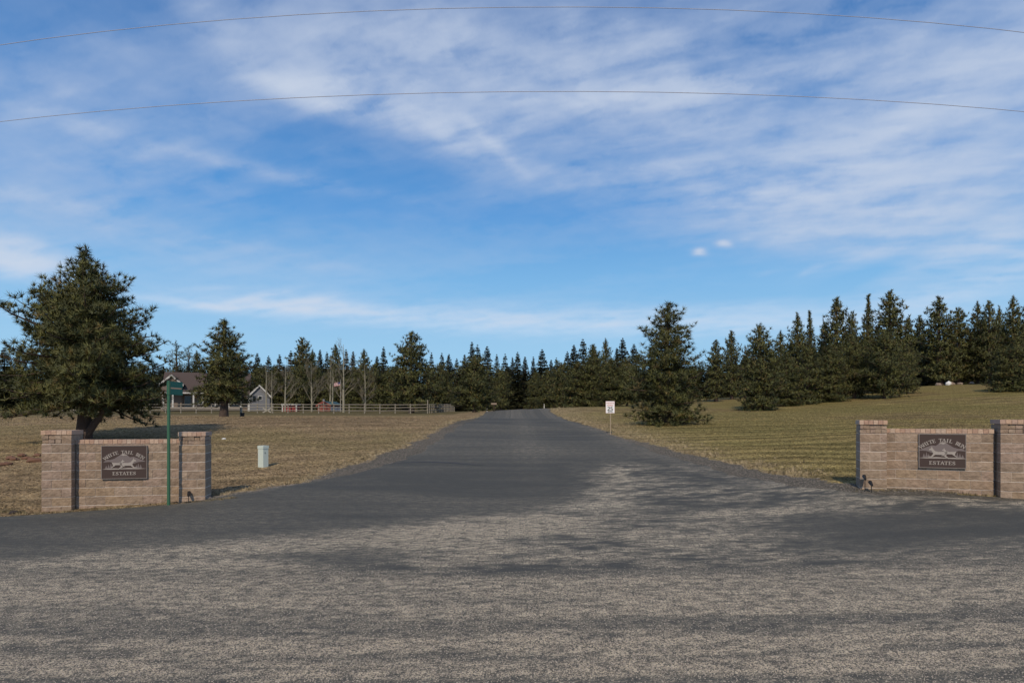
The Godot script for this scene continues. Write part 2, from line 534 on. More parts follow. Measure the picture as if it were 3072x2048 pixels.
func build_grit() -> void:
	var g := Geo.new()
	var p := [Vector3(0.5, 0.1, 0.1), Vector3(-0.45, 0.15, 0.05), Vector3(0.1, 0.12, 0.5), Vector3(-0.05, 0.08, -0.48), Vector3(0.05, 0.5, 0.0), Vector3(0, -0.2, 0)]
	for t in [[0, 2, 4], [2, 1, 4], [1, 3, 4], [3, 0, 4], [0, 2, 5], [2, 1, 5], [1, 3, 5], [3, 0, 5]]:
		g.flat(p[t[0]], p[t[1]], p[t[2]], (p[t[0]] + p[t[1]] + p[t[2]]) - Vector3(0, 0.3, 0))
	var pebble := g.mesh()
	var m := mat(Color.WHITE, 0.9)
	m.vertex_color_use_as_albedo = true
	var xf := []
	var cols := PackedColorArray()
	rng.seed = 77
	while xf.size() < 150000:
		var d := 4.6 * pow(13.5 / 4.6, rng.randf())
		var x := rng.randf_range(-0.86, 0.86) * d
		var s := sand(x, d)
		if rng.randf() > s * 1.1 + 0.06 - 0.3 * smoothstep(8.5, 10.0, d): continue
		if inside_asphalt(x, d) < 0.0: continue
		var r := rng.randf_range(0.006, 0.017) * (0.8 + d * 0.02)
		var b := Basis(Vector3.UP, rng.randf() * TAU).scaled(Vector3(r * rng.randf_range(0.8, 1.5), r * 0.8, r))
		xf.append(Transform3D(b, Vector3(x, hh(x, d) + 0.036, -d)))
		var q := rng.randf()
		var k := rng.randf_range(0.6, 1.15)
		cols.append(Color(0.42 * k, 0.37 * k, 0.305 * k) if q > 0.4 else Color(0.12 * k, 0.115 * k, 0.105 * k))
	scatter("loose_grit", "pale loose grit strewn over the asphalt of the junction", "grit", pebble, m, xf, cols)
	xf = []
	cols = PackedColorArray()
	while xf.size() < 26000:
		var d := 14.2 * pow(42.0 / 14.2, rng.randf())
		var x := 0.0
		if rng.randf() < 0.5:
			if d < 15.6: continue
			x = lerpf(gleft(d) - 0.2, aleft(d) + 0.25, rng.randf())
		else:
			x = lerpf(aright(d) - 0.5, shoulder_right(d) + 0.1, rng.randf())
		if absf(x) > 0.85 * d: continue
		var r := rng.randf_range(0.012, 0.035)
		var b := Basis(Vector3.UP, rng.randf() * TAU).scaled(Vector3(r * rng.randf_range(0.8, 1.4), r * 0.7, r))
		xf.append(Transform3D(b, Vector3(x, hh(x, d) + 0.028, -d)))
		var k := rng.randf_range(0.5, 1.2)
		cols.append(Color(0.23 * k, 0.205 * k, 0.175 * k))
	scatter("shoulder_gravel", "grey brown gravel along both edges of the asphalt", "gravel", pebble, m, xf, cols)

func tuft_mesh(blades: int, seed_: int, spread: float, width: float) -> ArrayMesh:
	var g := Geo.new()
	rng.seed = seed_
	for i in blades:
		var an := rng.randf() * TAU
		var o := Vector3(cos(an), 0, sin(an)) * rng.randf() * spread
		var lean := Vector3(cos(an), 0, sin(an)) * rng.randf_range(0.1, 0.75) + Vector3(rng.randf_range(-0.2, 0.2), 0, rng.randf_range(-0.2, 0.2))
		var tip := o + (Vector3.UP * rng.randf_range(0.6, 1.0) + lean * 0.7)
		var sd := Vector3(rng.randf_range(-1, 1), 0, rng.randf_range(-1, 1)).normalized() * width
		var nn := (sd.cross(tip - o).normalized() + Vector3.UP * 0.9).normalized()
		if (sd.cross(tip - o)).dot(Vector3(-0.4, 0.7, 0.9)) < 0.0: nn = (-sd.cross(tip - o).normalized() + Vector3.UP * 0.9).normalized()
		g.tri(o - sd, o + sd, tip, nn, nn, nn, Color.WHITE)
	return g.mesh()

func build_grass() -> void:
	var m := mat(Color.WHITE, 0.9)
	m.vertex_color_use_as_albedo = true
	m.backlight_enabled = true
	m.backlight = Color(0.5, 0.5, 0.5)
	var mesh := tuft_mesh(8, 41, 0.5, 0.10)
	var xf := []
	var cols := PackedColorArray()
	rng.seed = 99
	var tries := 0
	while xf.size() < 230000 and tries < 900000:
		tries += 1
		var d := 13.5 * pow(75.0 / 13.5, rng.randf())
		var x := rng.randf_range(-0.84, 0.84) * d
		if inside_asphalt(x, d) > -0.05: continue
		if d > 15.4 and x > gleft(d) - 0.03 + 0.5 * rng.randf() * rng.randf() and x < 0.0: continue
		if x > 0.0 and x < shoulder_right(d) - 0.1: continue
		var c := ground_color(x, d)
		var s := rng.randf_range(0.035, 0.07) * (1.0 + 0.008 * d)
		xf.append(Transform3D(Basis(Vector3.UP, rng.randf() * TAU).scaled(Vector3(s, s * rng.randf_range(0.25, 0.6), s)), Vector3(x, hh(x, d) - 0.01, -d)))
		var k := rng.randf_range(0.7, 1.4)
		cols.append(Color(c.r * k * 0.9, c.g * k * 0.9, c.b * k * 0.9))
	scatter("short_grass", "short dry winter grass covering both lawns", "grass", mesh, m, xf, cols)
	xf = []
	cols = PackedColorArray()
	var tall := tuft_mesh(12, 43, 0.28, 0.045)
	tries = 0
	while xf.size() < 8000 and tries < 200000:
		tries += 1
		var d := 14.6 * pow(80.0 / 14.6, rng.randf())
		var left := rng.randf() < 0.5
		var off := absf(rng.randfn(0.0, 0.35 if left else 0.45 + 0.012 * d))
		if left and d < 16.0: continue
		var x := gleft(d) - off if left else shoulder_right(d) + off
		if not left and d < 17.5: continue
		if n_mid.get_noise_2d(x * 2.0, d * 2.0) < -0.15: continue
		if absf(x) > 0.84 * d: continue
		var s := rng.randf_range(0.05, 0.05 + 0.10 * rng.randf())
		xf.append(Transform3D(Basis(Vector3.UP, rng.randf() * TAU).scaled(Vector3(s * 1.1, s, s * 1.1)), Vector3(x, hh(x, d) - 0.01, -d)))
		var k := rng.randf_range(0.7, 1.15)
		cols.append(Color(0.40 * k, 0.32 * k, 0.195 * k))
	for q in [[-10.7, 14.5, -7.0, 15.35], [-10.9, 14.7, -11.6, 15.0], [-7.1, 15.4, -6.6, 15.6], [7.7, 14.8, 10.9, 14.05]]:
		for i in 130:
			var t := rng.randf()
			var x := lerpf(q[0], q[2], t) + rng.randf_range(-0.1, 0.1)
			var d := lerpf(q[1], q[3], t) - absf(rng.randfn(0.0, 0.09))
			var s := rng.randf_range(0.04, 0.11)
			xf.append(Transform3D(Basis(Vector3.UP, rng.randf() * TAU).scaled(Vector3(s * 1.1, s, s * 1.1)), Vector3(x, hh(x, d) - 0.01, -d)))
			var k := rng.randf_range(0.5, 1.1)
			cols.append(Color(0.31 * k, 0.25 * k, 0.14 * k))
	scatter("verge_grass", "taller bleached grass tufts along the road edges", "grass", tall, m, xf, cols)

# ======================================================================== trees
func rand_dir() -> Vector3:
	var z := rng.randf_range(-1, 1)
	var a := rng.randf() * TAU
	var s := sqrt(1.0 - z * z)
	return Vector3(s * cos(a), z, s * sin(a))

func tuft(g: Geo, at: Vector3, dir: Vector3, r: float, blades: int, width: float, col: Color) -> void:
	var k := rng.randf_range(0.7, 1.3)
	for i in blades:
		var q := (rand_dir() + dir * 0.75).normalized()
		var tip := at + q * r * rng.randf_range(0.7, 1.1)
		var sd := q.cross(rand_dir()).normalized() * width
		var f := sd.cross(q).normalized()
		var nn := (q * 0.55 + dir * 0.45 + (f if f.dot(dir + Vector3(0, 0.4, 0)) > 0.0 else -f) * 0.6).normalized()
		var b := k * rng.randf_range(0.8, 1.2)
		g.tri(at - q * r * 0.12 - sd, at - q * r * 0.12 + sd, tip, nn, nn, nn, Color(col.r * b, col.g * b, col.b * b))

func pine_colour() -> Color:
	var q := rng.randf()
	if q < 0.08: return Color(0.13, 0.098, 0.03)
	if q < 0.55: return Color(0.110, 0.112, 0.031)
	return Color(0.062, 0.072, 0.024)

func make_pine(seed_: int, H: float, R: float, clear: float, r: float, blades: int, width: float, step: float, per: int, power: float, low: float, gap := 0.0, droop := -0.22, knee := 0.72, even := 0.62) -> Dictionary:
	rng.seed = seed_
	var trunk := Geo.new()
	var limb := Geo.new()
	var crown := Geo.new()
	var pts := []
	var rad := []
	var base_r := 0.034 * H + 0.02
	var bend := Vector3(rng.randf_range(-0.12, 0.12), 0, rng.randf_range(-0.12, 0.12)) * (H / 8.0)
	for i in 9:
		var t := i / 8.0
		pts.append(Vector3(0, H * 0.97 * t - (0.25 if i == 0 else 0.0), 0) + bend * sin(t * PI))
		rad.append(base_r * pow(1.0 - t, 0.8) + 0.012 + (base_r * 0.25 if i == 0 else 0.0))
	trunk.tube(pts, rad, 8)
	var y := clear
	while y < H - r * 0.5:
		var t := (y - clear) / (H - clear)
		var reach := R * pow(sin(minf(1.0, (1.0 - t) / knee) * PI * 0.5), power) * (low + (1.0 - low) * minf(1.0, t * 5.0))
		var n := maxi(2, int(round(per * (0.55 + 0.45 * (1.0 - t)) + rng.randf_range(-0.7, 0.7))))
		var a0 := rng.randf() * TAU
		for b in n:
			if rng.randf() < gap: continue
			var az := a0 + TAU * b / n + rng.randf_range(-0.45, 0.45)
			var L := maxf(r * 0.7, reach * rng.randf_range(even, 1.06) * (1.12 if rng.randf() < 0.08 else 1.0))
			var el := lerpf(droop, 0.72, pow(t, 1.1)) + rng.randf_range(-0.30, 0.30)
			var out := Vector3(cos(az), 0, sin(az))
			var y2 := y + rng.randf_range(-0.5, 0.5) * step
			var p0 := Vector3(0, y2, 0) + bend * sin(y / H * PI)
			var p1 := p0 + out * L * 0.55 * cos(el) + Vector3.UP * L * (0.5 * sin(el) - 0.06)
			var p2 := p0 + out * L * cos(el) + Vector3.UP * (L * sin(el) + 0.12 * L)
			var lr := 0.010 + 0.013 * L
			limb.tube([p0, p0.lerp(p1, 0.6), p1.lerp(p2, 0.45), p2], [lr, lr * 0.8, lr * 0.5, lr * 0.2], 4, Color.WHITE, false)
			var s := 0.24 if L > 1.2 else 0.12
			var side := out.cross(Vector3.UP)
			while s <= 1.0:
				var p := p0.lerp(p1, s).lerp(p1.lerp(p2, s), s)
				var wide := L * 0.42 * pow(1.0 - s, 0.7) * minf(1.0, s * 3.0)
				var k := int(wide / (r * 0.8))
				for q in range(-k, k + 1):
					if k > 0 and rng.randf() < 0.22: continue
					var fr := (q + rng.randf_range(-0.45, 0.45)) / maxf(k, 1.0)
					var off := side * fr * wide + out * (-0.25 * absf(fr) * wide) + Vector3.UP * (rng.randf_range(-0.5, 0.9) * r + 0.12 * absf(fr) * wide)
					if k == 0: off *= 0.5
					tuft(crown, p + off, (out * 0.5 + Vector3.UP * 0.8 + side * fr * 0.5).normalized(), r * rng.randf_range(0.8, 1.15), blades, width, pine_colour())
				s += r * rng.randf_range(0.55, 0.85) / L
		y += step * rng.randf_range(0.75, 1.25) * (1.0 - 0.35 * t)
	for i in 3:
		tuft(crown, pts[8] + Vector3(rng.randf_range(-0.3, 0.3) * r, -r * i * 0.8, rng.randf_range(-0.3, 0.3) * r), Vector3.UP, r, blades, width, pine_colour())
	return {"H": H, "R": R, "trunk": trunk.mesh(), "limb": limb.mesh(), "crown": crown.mesh()}

func make_fir(seed_: int, H: float, R: float, clear: float, whorls: int, per: int, droop: float) -> Dictionary:
	rng.seed = seed_
	var trunk := Geo.new()
	var crown := Geo.new()
	trunk.tube([Vector3(0, -0.3, 0), Vector3(0, H * 0.5, 0), Vector3(0, H, 0)], [0.017 * H + 0.03, 0.010 * H, 0.015], 7)
	for wk in whorls:
		var t := (wk + rng.randf_range(-0.3, 0.3)) / float(whorls)
		var y := clear + (H - clear) * clampf(t, 0.0, 0.985)
		var reach := R * pow(1.0 - clampf(t, 0.0, 0.99), 0.85) * (0.75 + 0.25 * minf(1.0, t * 6.0)) + 0.12
		for b in per:
			var az := rng.randf() * TAU
			var L := reach * rng.randf_range(0.6, 1.12)
			var out := Vector3(cos(az), 0, sin(az))
			var side := out.cross(Vector3.UP)
			var dr := lerpf(droop, -0.35, pow(clampf(t, 0.0, 1.0), 1.6)) + rng.randf_range(-0.12, 0.12)
			var k := rng.randf_range(0.65, 1.3)
			var q := rng.randf()
			var col := Color(0.050 * k, 0.056 * k, 0.021 * k) if q < 0.65 else Color(0.072 * k, 0.068 * k, 0.022 * k)
			var segs := maxi(2, int(L / 0.42))
			var p := Vector3(0, y, 0)
			for s in segs:
				var u := (s + 1.0) / segs
				var p2 := Vector3(0, y, 0) + out * L * u + Vector3.UP * (-dr * L * u + 0.25 * L * u * u * maxf(dr, 0.0))
				var w := (0.40 * (1.0 - u) + 0.10) * minf(L, 1.9) * rng.randf_range(0.7, 1.3)
				for sg in [-1.0, 1.0]:
					var tip: Vector3 = p2 + side * sg * w + out * 0.14 * L * rng.randf_range(0.3, 1.2) + Vector3.UP * rng.randf_range(-0.28, 0.06) * w
					var nn: Vector3 = (Vector3.UP * 0.7 + out * 0.55 + side * sg * 0.35 + rand_dir() * 0.25).normalized()
					crown.tri(p, p2 + out * 0.06, tip, nn, nn, nn, col)
					# twig hanging under the spray
					crown.tri(p, p2, p2.lerp(tip, 0.4) + Vector3.DOWN * rng.randf_range(0.12, 0.34), (out + Vector3.UP * 0.3).normalized(), (out + Vector3.UP * 0.3).normalized(), out, col)
				p = p2
	return {"H": H, "R": R, "trunk": trunk.mesh(), "crown": crown.mesh()}

func plant(called: String, v: Dictionary, x: float, d: float, H: float, R: float, yaw: float, label: String, group := "") -> Node3D:
	var o := thing(called, label, "tree", spot(x, d), yaw, group)
	var sy: float = H / v.H
	var sx: float = R / v.R
	var s := Vector3(sx, sy, sx)
	part(o, "trunk", v.trunk, M.bark).scale = s
	if v.has("limb"): part(o, "branches", v.limb, M.bark).scale = s
	var c := part(o, "crown", v.crown, M.foliage)
	c.scale = s
	c.set_meta("kind", "stuff")
	return o

func twig(g: Geo, p: Vector3, dir: Vector3, L: float, r: float, level: int) -> void:
	var a := p + dir * L * 0.5 + rand_dir() * L * 0.04
	var b := a + (dir + Vector3.UP * 0.18).normalized() * L * 0.5
	g.tube([p, a, b], [r, r * 0.75, r * 0.4], 5 if level == 0 else 3, Color.WHITE, false)
	if level >= 3: return
	var n := 5 if level == 1 else 4
	for i in n:
		var s := rng.randf_range(0.3, 1.0)
		var q := p.lerp(a, s * 2.0) if s < 0.5 else a.lerp(b, s * 2.0 - 1.0)
		var nd := (dir * 0.9 + rand_dir() * 0.65 + Vector3.UP * 0.25).normalized()
		twig(g, q, nd, L * rng.randf_range(0.38, 0.6), maxf(r * 0.5, 0.009), level + 1)

func bare_tree(x: float, d: float, H: float, spread: float, seed_: int, label: String, first: float) -> void:
	rng.seed = seed_
	var o := thing("bare_tree", label, "tree", spot(x, d), 0.0, "leafless trees behind the rail fence")
	var tr := Geo.new()
	var g := Geo.new()
	var r0 := 0.014 * H + 0.05
	var lean := rng.randf_range(-0.02, 0.02) * H
	var pts := []
	var rad := []
	for i in 7:
		var t := i / 6.0
		pts.append(Vector3(lean * t * t + rng.randf_range(-0.03, 0.03), H * t - (0.2 if i == 0 else 0.0), rng.randf_range(-0.05, 0.05)))
		rad.append(r0 * (1.0 - 0.9 * t))
	tr.tube(pts, rad, 7)
	part(o, "trunk", tr.mesh(), M.pale_bark)
	var y := first * H
	while y < H * 0.93:
		var t := y / H
		var k := int(t * 6.0)
		var p: Vector3 = pts[k].lerp(pts[k + 1], t * 6.0 - k)
		var az := rng.randf() * TAU
		var el := rng.randf_range(0.65, 1.05)
		twig(g, p, Vector3(cos(az) * cos(el), sin(el), sin(az) * cos(el)), spread * (1.15 - 0.75 * t) * rng.randf_range(0.7, 1.1), maxf(0.02, r0 * 0.42 * (1.1 - t)), 1)
		y += H * rng.randf_range(0.03, 0.06)
	part(o, "branches", g.mesh(), M.twig).set_meta("kind", "stuff")

func build_trees() -> void:
	var f := mat(Color.WHITE, 0.65)
	f.vertex_color_use_as_albedo = true
	f.backlight_enabled = true
	f.backlight = Color(0.45, 0.45, 0.4)
	M.foliage = f
	M.bark = mat(lin(0.075, 0.052, 0.042), 0.95)
	M.bark.heightmap_enabled = true
	M.bark.heightmap_scale = 4.0
	M.bark.heightmap_texture = noise_tex(256, 0.03, FastNoiseLite.TYPE_CELLULAR, Color.BLACK, Color.WHITE, 61, 3)
	M.bark.uv1_triplanar = true
	M.bark.uv1_scale = Vector3(1.5, 0.5, 1.5)
	M.pale_bark = mat(lin(0.27, 0.25, 0.185), 0.9)
	M.twig = mat(lin(0.165, 0.145, 0.105), 0.9)
	# the six pines that stand out
	var h1 := make_pine(11, 8.1, 3.75, 1.95, 0.30, 24, 0.016, 0.31, 9, 1.22, 0.97, 0.0, -0.31, 0.86, 0.74)
	var big := plant("pine_tree", h1, -18.314, 28, 8.097, 3.573, 0.4, "big dark pine with a forked trunk behind the left entrance wall")
	var fork := Geo.new()
	fork.tube([Vector3(0.12, 0.15, 0.1), Vector3(0.55, 0.75, 0.15), Vector3(1.15, 1.5, 0.2), Vector3(1.9, 2.3, 0.2)], [0.17, 0.15, 0.12, 0.06], 8)
	part(big, "fork_limb", fork.mesh(), M.bark, Vector3.ZERO, Vector3(0, -0.4, 0))
	var h5 := make_pine(23, 7.7, 2.6, 0.3, 0.34, 20, 0.018, 0.36, 9, 0.85, 0.95, 0.10, -0.2, 0.72, 0.55)
	plant("pine_tree", h5, 10.022, 42, 7.677, 2.959, 1.2, "big lawn pine, bushy to the ground, right of the speed limit sign")
	var h2 := make_pine(37, 7.3, 2.4, 1.45, 0.34, 16, 0.024, 0.36, 9, 1.0, 0.95, 0.03, -0.30, 0.85, 0.72)
	plant("pine_tree", h2, -22.001, 50, 7.278, 2.659, 2.2, "medium pine with bare lower trunk in front of the grey house")
	var h3 := make_pine(53, 12.4, 4.5, 1.6, 0.52, 11, 0.052, 0.56, 8, 0.95, 0.9, 0.04, -0.3)
	plant("pine_tree", h3, -15.508, 101, 12.452, 4.297, 0.7, "tall broad pine behind the fence corner, tallest left of the road")
	var h4 := make_pine(67, 7.2, 3.8, 0.9, 0.42, 11, 0.04, 0.46, 9, 0.62, 0.9)
	plant("pine_tree", h4, -5.03, 88, 7.185, 3.627, 0.9, "round roadside pine with a short trunk on the left verge")
	var h6 := make_pine(71, 9.8, 3.5, 0.15, 0.45, 11, 0.042, 0.5, 9, 0.95, 1.0, 0.04)
	plant("pine_tree", h6, 28.366, 75, 9.82, 3.191, 2.9, "skirted pine with branches spread on the grass, right of the big lawn pine")
	var pines := [make_pine(101, 12.0, 3.3, 1.2, 0.50, 9, 0.062, 0.6, 9, 0.95, 0.9, 0.06), make_pine(103, 12.0, 3.3, 1.2, 0.48, 9, 0.062, 0.6, 9, 0.80, 0.9, 0.12), make_pine(107, 12.0, 3.3, 1.0, 0.50, 9, 0.062, 0.6, 9, 1.15, 0.95, 0.05)]
	var bushes := [make_pine(109, 7.0, 2.9, 0.1, 0.42, 10, 0.046, 0.5, 9, 0.9, 1.0), h6, h4]
	var feathery := make_pine(113, 12.0, 3.0, 2.0, 0.55, 8, 0.035, 0.8, 6, 0.6, 0.8, 0.2)
	var firs := [make_fir(201, 15.0, 2.8, 0.4, 50, 11, 0.30), make_fir(203, 15.0, 2.8, 0.6, 44, 10, 0.42), make_fir(207, 15.0, 2.8, 0.3, 56, 10, 0.20)]
	var spire := make_pine(115, 14.0, 1.9, 0.6, 0.42, 9, 0.055, 0.40, 8, 1.3, 0.9)
	var kinds := {"pine": pines, "bush": bushes, "feathery": [feathery], "fir": firs, "spire": [spire]}
	var groups := {"pine": "pines in the treeline", "bush": "low bushy pines before the treeline", "feathery": "feathery pines behind the house", "fir": "pointed firs in the treeline", "spire": "thin spire firs in the treeline"}
	var k := 0
	for r in [
		["fir", -94.554, 122, 11.727, 4.006, "dark pointed fir in the treeline, first right of the left photo edge"],
		["pine", -96.652, 128, 10.708, 2.935, "ragged pine in the treeline, first right of the left photo edge"],
		["feathery", -67.735, 132, 13.633, 3.334, "feathery pine behind the house, first right of the big left pine"],
		["feathery", -67.076, 136, 13.455, 2.712, "feathery pine behind the house, second right of the big left pine"],
		["pine", -67.373, 140, 12.498, 2.996, "ragged pine in the treeline, first right of the big left pine"],
		["fir", -58.327, 150, 13.037, 3.111, "dark pointed fir in the treeline, first right of the big left pine"],
		["bush", -51.482, 134, 8.606, 3.292, "low bushy pine before the treeline, first right of the big left pine"],
		["fir", -58.707, 158, 13.025, 3.004, "dark pointed fir in the treeline, first right of the grey house gable"],
		["bush", -49.177, 136, 9.093, 3.544, "low bushy pine before the treeline, first right of the grey house gable"],
		["fir", -56.082, 158, 13.372, 3.004, "dark pointed fir in the treeline, second right of the grey house gable"],
		["fir", -54.026, 160, 14.513, 3.042, "dark pointed fir in the treeline, first right of the red shelter"],
		["bush", -43.466, 134, 8.821, 3.492, "low bushy pine before the treeline, first right of the red shelter"],
		["pine", -48.057, 150, 16.542, 4.128, "ragged pine in the treeline, first right of the red shelter"],
		["pine", -48.709, 160, 14.603, 2.935, "ragged pine in the treeline, second right of the red shelter"],
		["bush", -41.186, 138, 8.816, 3.39, "low bushy pine before the treeline, second right of the red shelter"],
		["fir", -48.366, 165, 15.262, 2.852, "dark pointed fir in the treeline, second right of the red shelter"],
		["fir", -45.199, 160, 14.351, 2.489, "dark pointed fir in the treeline, third right of the red shelter"],
		["bush", -37.063, 136, 9.355, 3.544, "low bushy pine before the treeline, third right of the red shelter"],
		["pine", -41.995, 156, 15.724, 2.862, "ragged pine in the treeline, third right of the red shelter"],
		["fir", -41.786, 165, 15.517, 2.709, "dark pointed fir in the treeline, first right of the flagpole"],
		["fir", -39.789, 164, 14.925, 2.693, "dark pointed fir in the treeline, second right of the flagpole"],
		["bush", -32.154, 134, 8.811, 3.691, "low bushy pine before the treeline, first right of the flagpole"],
		["pine", -33.899, 150, 14.061, 3.669, "ragged pine in the treeline, first right of the flagpole"],
		["bush", -27.55, 132, 9.416, 3.636, "low bushy pine before the treeline, second right of the flagpole"],
		["fir", -32.557, 158, 13.373, 3.004, "dark pointed fir in the treeline, third right of the flagpole"],
		["fir", -32.354, 165, 16.389, 2.852, "dark pointed fir in the treeline, fourth right of the flagpole"],
		["bush", -25.207, 134, 8.964, 3.492, "low bushy pine before the treeline, third right of the flagpole"],
		["bush", -16.671, 132, 8.877, 3.243, "low bushy pine before the treeline, first right of the tall broad pine"],
		["fir", -19.183, 156, 14.322, 2.426, "dark pointed fir in the treeline, first right of the tall broad pine"],
		["bush", -14.607, 134, 9.37, 3.292, "low bushy pine before the treeline, second right of the tall broad pine"],
		["fir", -17.123, 160, 14.627, 2.765, "dark pointed fir in the treeline, second right of the tall broad pine"],
		["fir", -15.035, 156, 13.93, 2.966, "dark pointed fir in the treeline, third right of the tall broad pine"],
		["fir", -13.507, 160, 13.265, 2.489, "dark pointed fir in the treeline, fourth right of the tall broad pine"],
		["fir", -11.737, 162, 14.425, 2.8, "dark pointed fir in the treeline, fifth right of the tall broad pine"],
		["fir", -9.662, 158, 17.064, 3.277, "dark pointed fir in the treeline, sixth right of the tall broad pine"],
		["fir", -8.559, 163, 17.018, 3.38, "dark pointed fir in the treeline, first right of the round roadside pine"],
		["fir", -6.062, 160, 16.219, 3.733, "dark pointed fir in the treeline, second right of the round roadside pine"],
		["fir", -4.001, 172, 15.567, 2.675, "dark pointed fir in the treeline, third right of the round roadside pine"],
		["bush", -2.419, 140, 8.669, 3.231, "low bushy pine before the treeline, first right of the round roadside pine"],
		["fir", -1.829, 172, 15.675, 2.973, "dark pointed fir in the treeline, fourth right of the round roadside pine"],
		["fir", 0.117, 176, 15.138, 2.433, "dark pointed fir in the treeline, first right of the road end"],
		["fir", 1.452, 168, 15.652, 3.194, "dark pointed fir in the treeline, second right of the road end"],
		["fir", 3.43, 172, 14.818, 2.973, "dark pointed fir in the treeline, third right of the road end"],
		["fir", 5.602, 172, 14.777, 2.527, "dark pointed fir in the treeline, fourth right of the road end"],
		["bush", 4.095, 112, 6.436, 2.335, "low bushy pine before the treeline, first right of the road end"],
		["fir", 7.568, 165, 15.826, 3.992, "dark pointed fir in the treeline, fifth right of the road end"],
		["bush", 5.707, 106, 6.345, 2.683, "low bushy pine before the treeline, second right of the road end"],
		["fir", 9.572, 160, 12.578, 2.489, "dark pointed fir in the treeline, sixth right of the road end"],
		["fir", 10.644, 157, 12.721, 2.442, "dark pointed fir in the treeline, seventh right of the road end"],
		["bush", 7.729, 102, 6.837, 2.886, "low bushy pine before the treeline, third right of the road end"],
		["fir", 12.662, 150, 13.199, 2.852, "dark pointed fir in the treeline, eighth right of the road end"],
		["fir", 13.969, 148, 14.351, 3.325, "dark pointed fir in the treeline, ninth right of the road end"],
		["bush", 9.671, 97, 6.664, 3.033, "low bushy pine before the treeline, fourth right of the road end"],
		["fir", 15.385, 142, 14.749, 3.681, "dark pointed fir in the treeline, tenth right of the road end"],
		["pine", 15.002, 122, 11.245, 2.984, "ragged pine in the treeline, first right of the road end"],
		["bush", 11.996, 96, 8.155, 2.859, "low bushy pine before the treeline, fifth right of the road end"],
		["pine", 16.006, 112, 11.223, 2.312, "ragged pine in the treeline, second right of the road end"],
		["bush", 14.094, 93, 6.842, 2.769, "low bushy pine before the treeline, first right of the speed limit sign"],
		["fir", 22.427, 140, 12.141, 2.661, "dark pointed fir in the treeline, first right of the speed limit sign"],
		["fir", 21.611, 128, 12.693, 3.097, "dark pointed fir in the treeline, second right of the speed limit sign"],
		["bush", 16.144, 92, 6.48, 2.603, "low bushy pine before the treeline, second right of the speed limit sign"],
		["fir", 24.195, 130, 11.606, 3.145, "dark pointed fir in the treeline, third right of the speed limit sign"],
		["pine", 31.108, 100, 9.408, 2.127, "ragged pine in the treeline, first right of the big lawn pine"],
		["pine", 35.581, 106, 11.114, 2.114, "ragged pine in the treeline, second right of the big lawn pine"],
		["pine", 39.263, 110, 8.031, 1.901, "ragged pine in the treeline, third right of the big lawn pine"],
		["pine", 36.91, 90, 9.754, 2.154, "ragged pine in the treeline, first right of the skirted pine"],
		["bush", 34.338, 82, 6.52, 2.446, "low bushy pine before the treeline, first right of the skirted pine"],
		["pine", 42.231, 97, 12.458, 2.837, "ragged pine in the treeline, second right of the skirted pine"],
		["bush", 37.744, 84, 7.069, 2.62, "low bushy pine before the treeline, second right of the skirted pine"],
		["spire", 48.122, 106, 13.478, 1.691, "thin spire fir in the treeline, first right of the skirted pine"],
		["pine", 47.659, 100, 11.231, 1.595, "ragged pine in the treeline, third right of the skirted pine"],
		["bush", 41.188, 85, 7.448, 2.766, "low bushy pine before the treeline, third right of the skirted pine"],
		["pine", 47.475, 96, 14.456, 2.935, "ragged pine in the treeline, fourth right of the skirted pine"],
		["pine", 58.217, 112, 13.489, 2.084, "ragged pine in the treeline, fifth right of the skirted pine"],
		["bush", 45.453, 87, 7.79, 2.949, "low bushy pine before the treeline, fourth right of the skirted pine"],
		["spire", 58.793, 108, 15.71, 1.938, "thin spire fir in the treeline, second right of the skirted pine"],
		["bush", 47.28, 83, 8.056, 3.489, "low bushy pine before the treeline, first right of the right wall's left pillar"],
		["pine", 53.471, 93, 14.522, 3.709, "ragged pine in the treeline, first right of the right wall's left pillar"],
		["bush", 53.112, 88, 6.026, 2.148, "low bushy pine before the treeline, second right of the right wall's left pillar"],
		["pine", 71.453, 118, 12.612, 2.353, "ragged pine in the treeline, second right of the right wall's left pillar"],
		["pine", 73.414, 118, 12.758, 2.353, "ragged pine in the treeline, third right of the right wall's left pillar"],
		["pine", 73.18, 112, 15.253, 3.722, "ragged pine in the treeline, fourth right of the right wall's left pillar"],
		["pine", 77.669, 114, 13.375, 3.183, "ragged pine in the treeline, first right of the right wall's plaque"],
		["pine", 79.582, 112, 13.983, 2.68, "ragged pine in the treeline, second right of the right wall's plaque"],
		["pine", 80.135, 110, 13.884, 2.486, "ragged pine in the treeline, third right of the right wall's plaque"],
		["pine", 84.792, 114, 13.295, 2.273, "ragged pine in the treeline, first right of the right wall's right pillar"],
		["bush", 59.769, 80, 5.25, 1.844, "low bushy pine before the treeline, first right of the right wall's right pillar"],
		["pine", 73.446, 96, 12.877, 2.808, "ragged pine in the treeline, second right of the right wall's right pillar"],
		["bush", 61.018, 79, 6.461, 2.464, "low bushy pine before the treeline, second right of the right wall's right pillar"],
		["pine", 79.099, 100, 12.407, 2.792, "ragged pine in the treeline, third right of the right wall's right pillar"],
	]:
		var set_: Array = kinds[r[0]]
		plant("fir_tree" if r[0] in ["fir", "spire"] else "pine_tree", set_[(k * 7 + k / 3) % set_.size()], r[1], r[2], r[3], r[4], k * 2.4, r[5], groups[r[0]])
		k += 1
	# the wood behind, which reads as one mass
	rng.seed = 500
	var xf := []
	var cols := PackedColorArray()
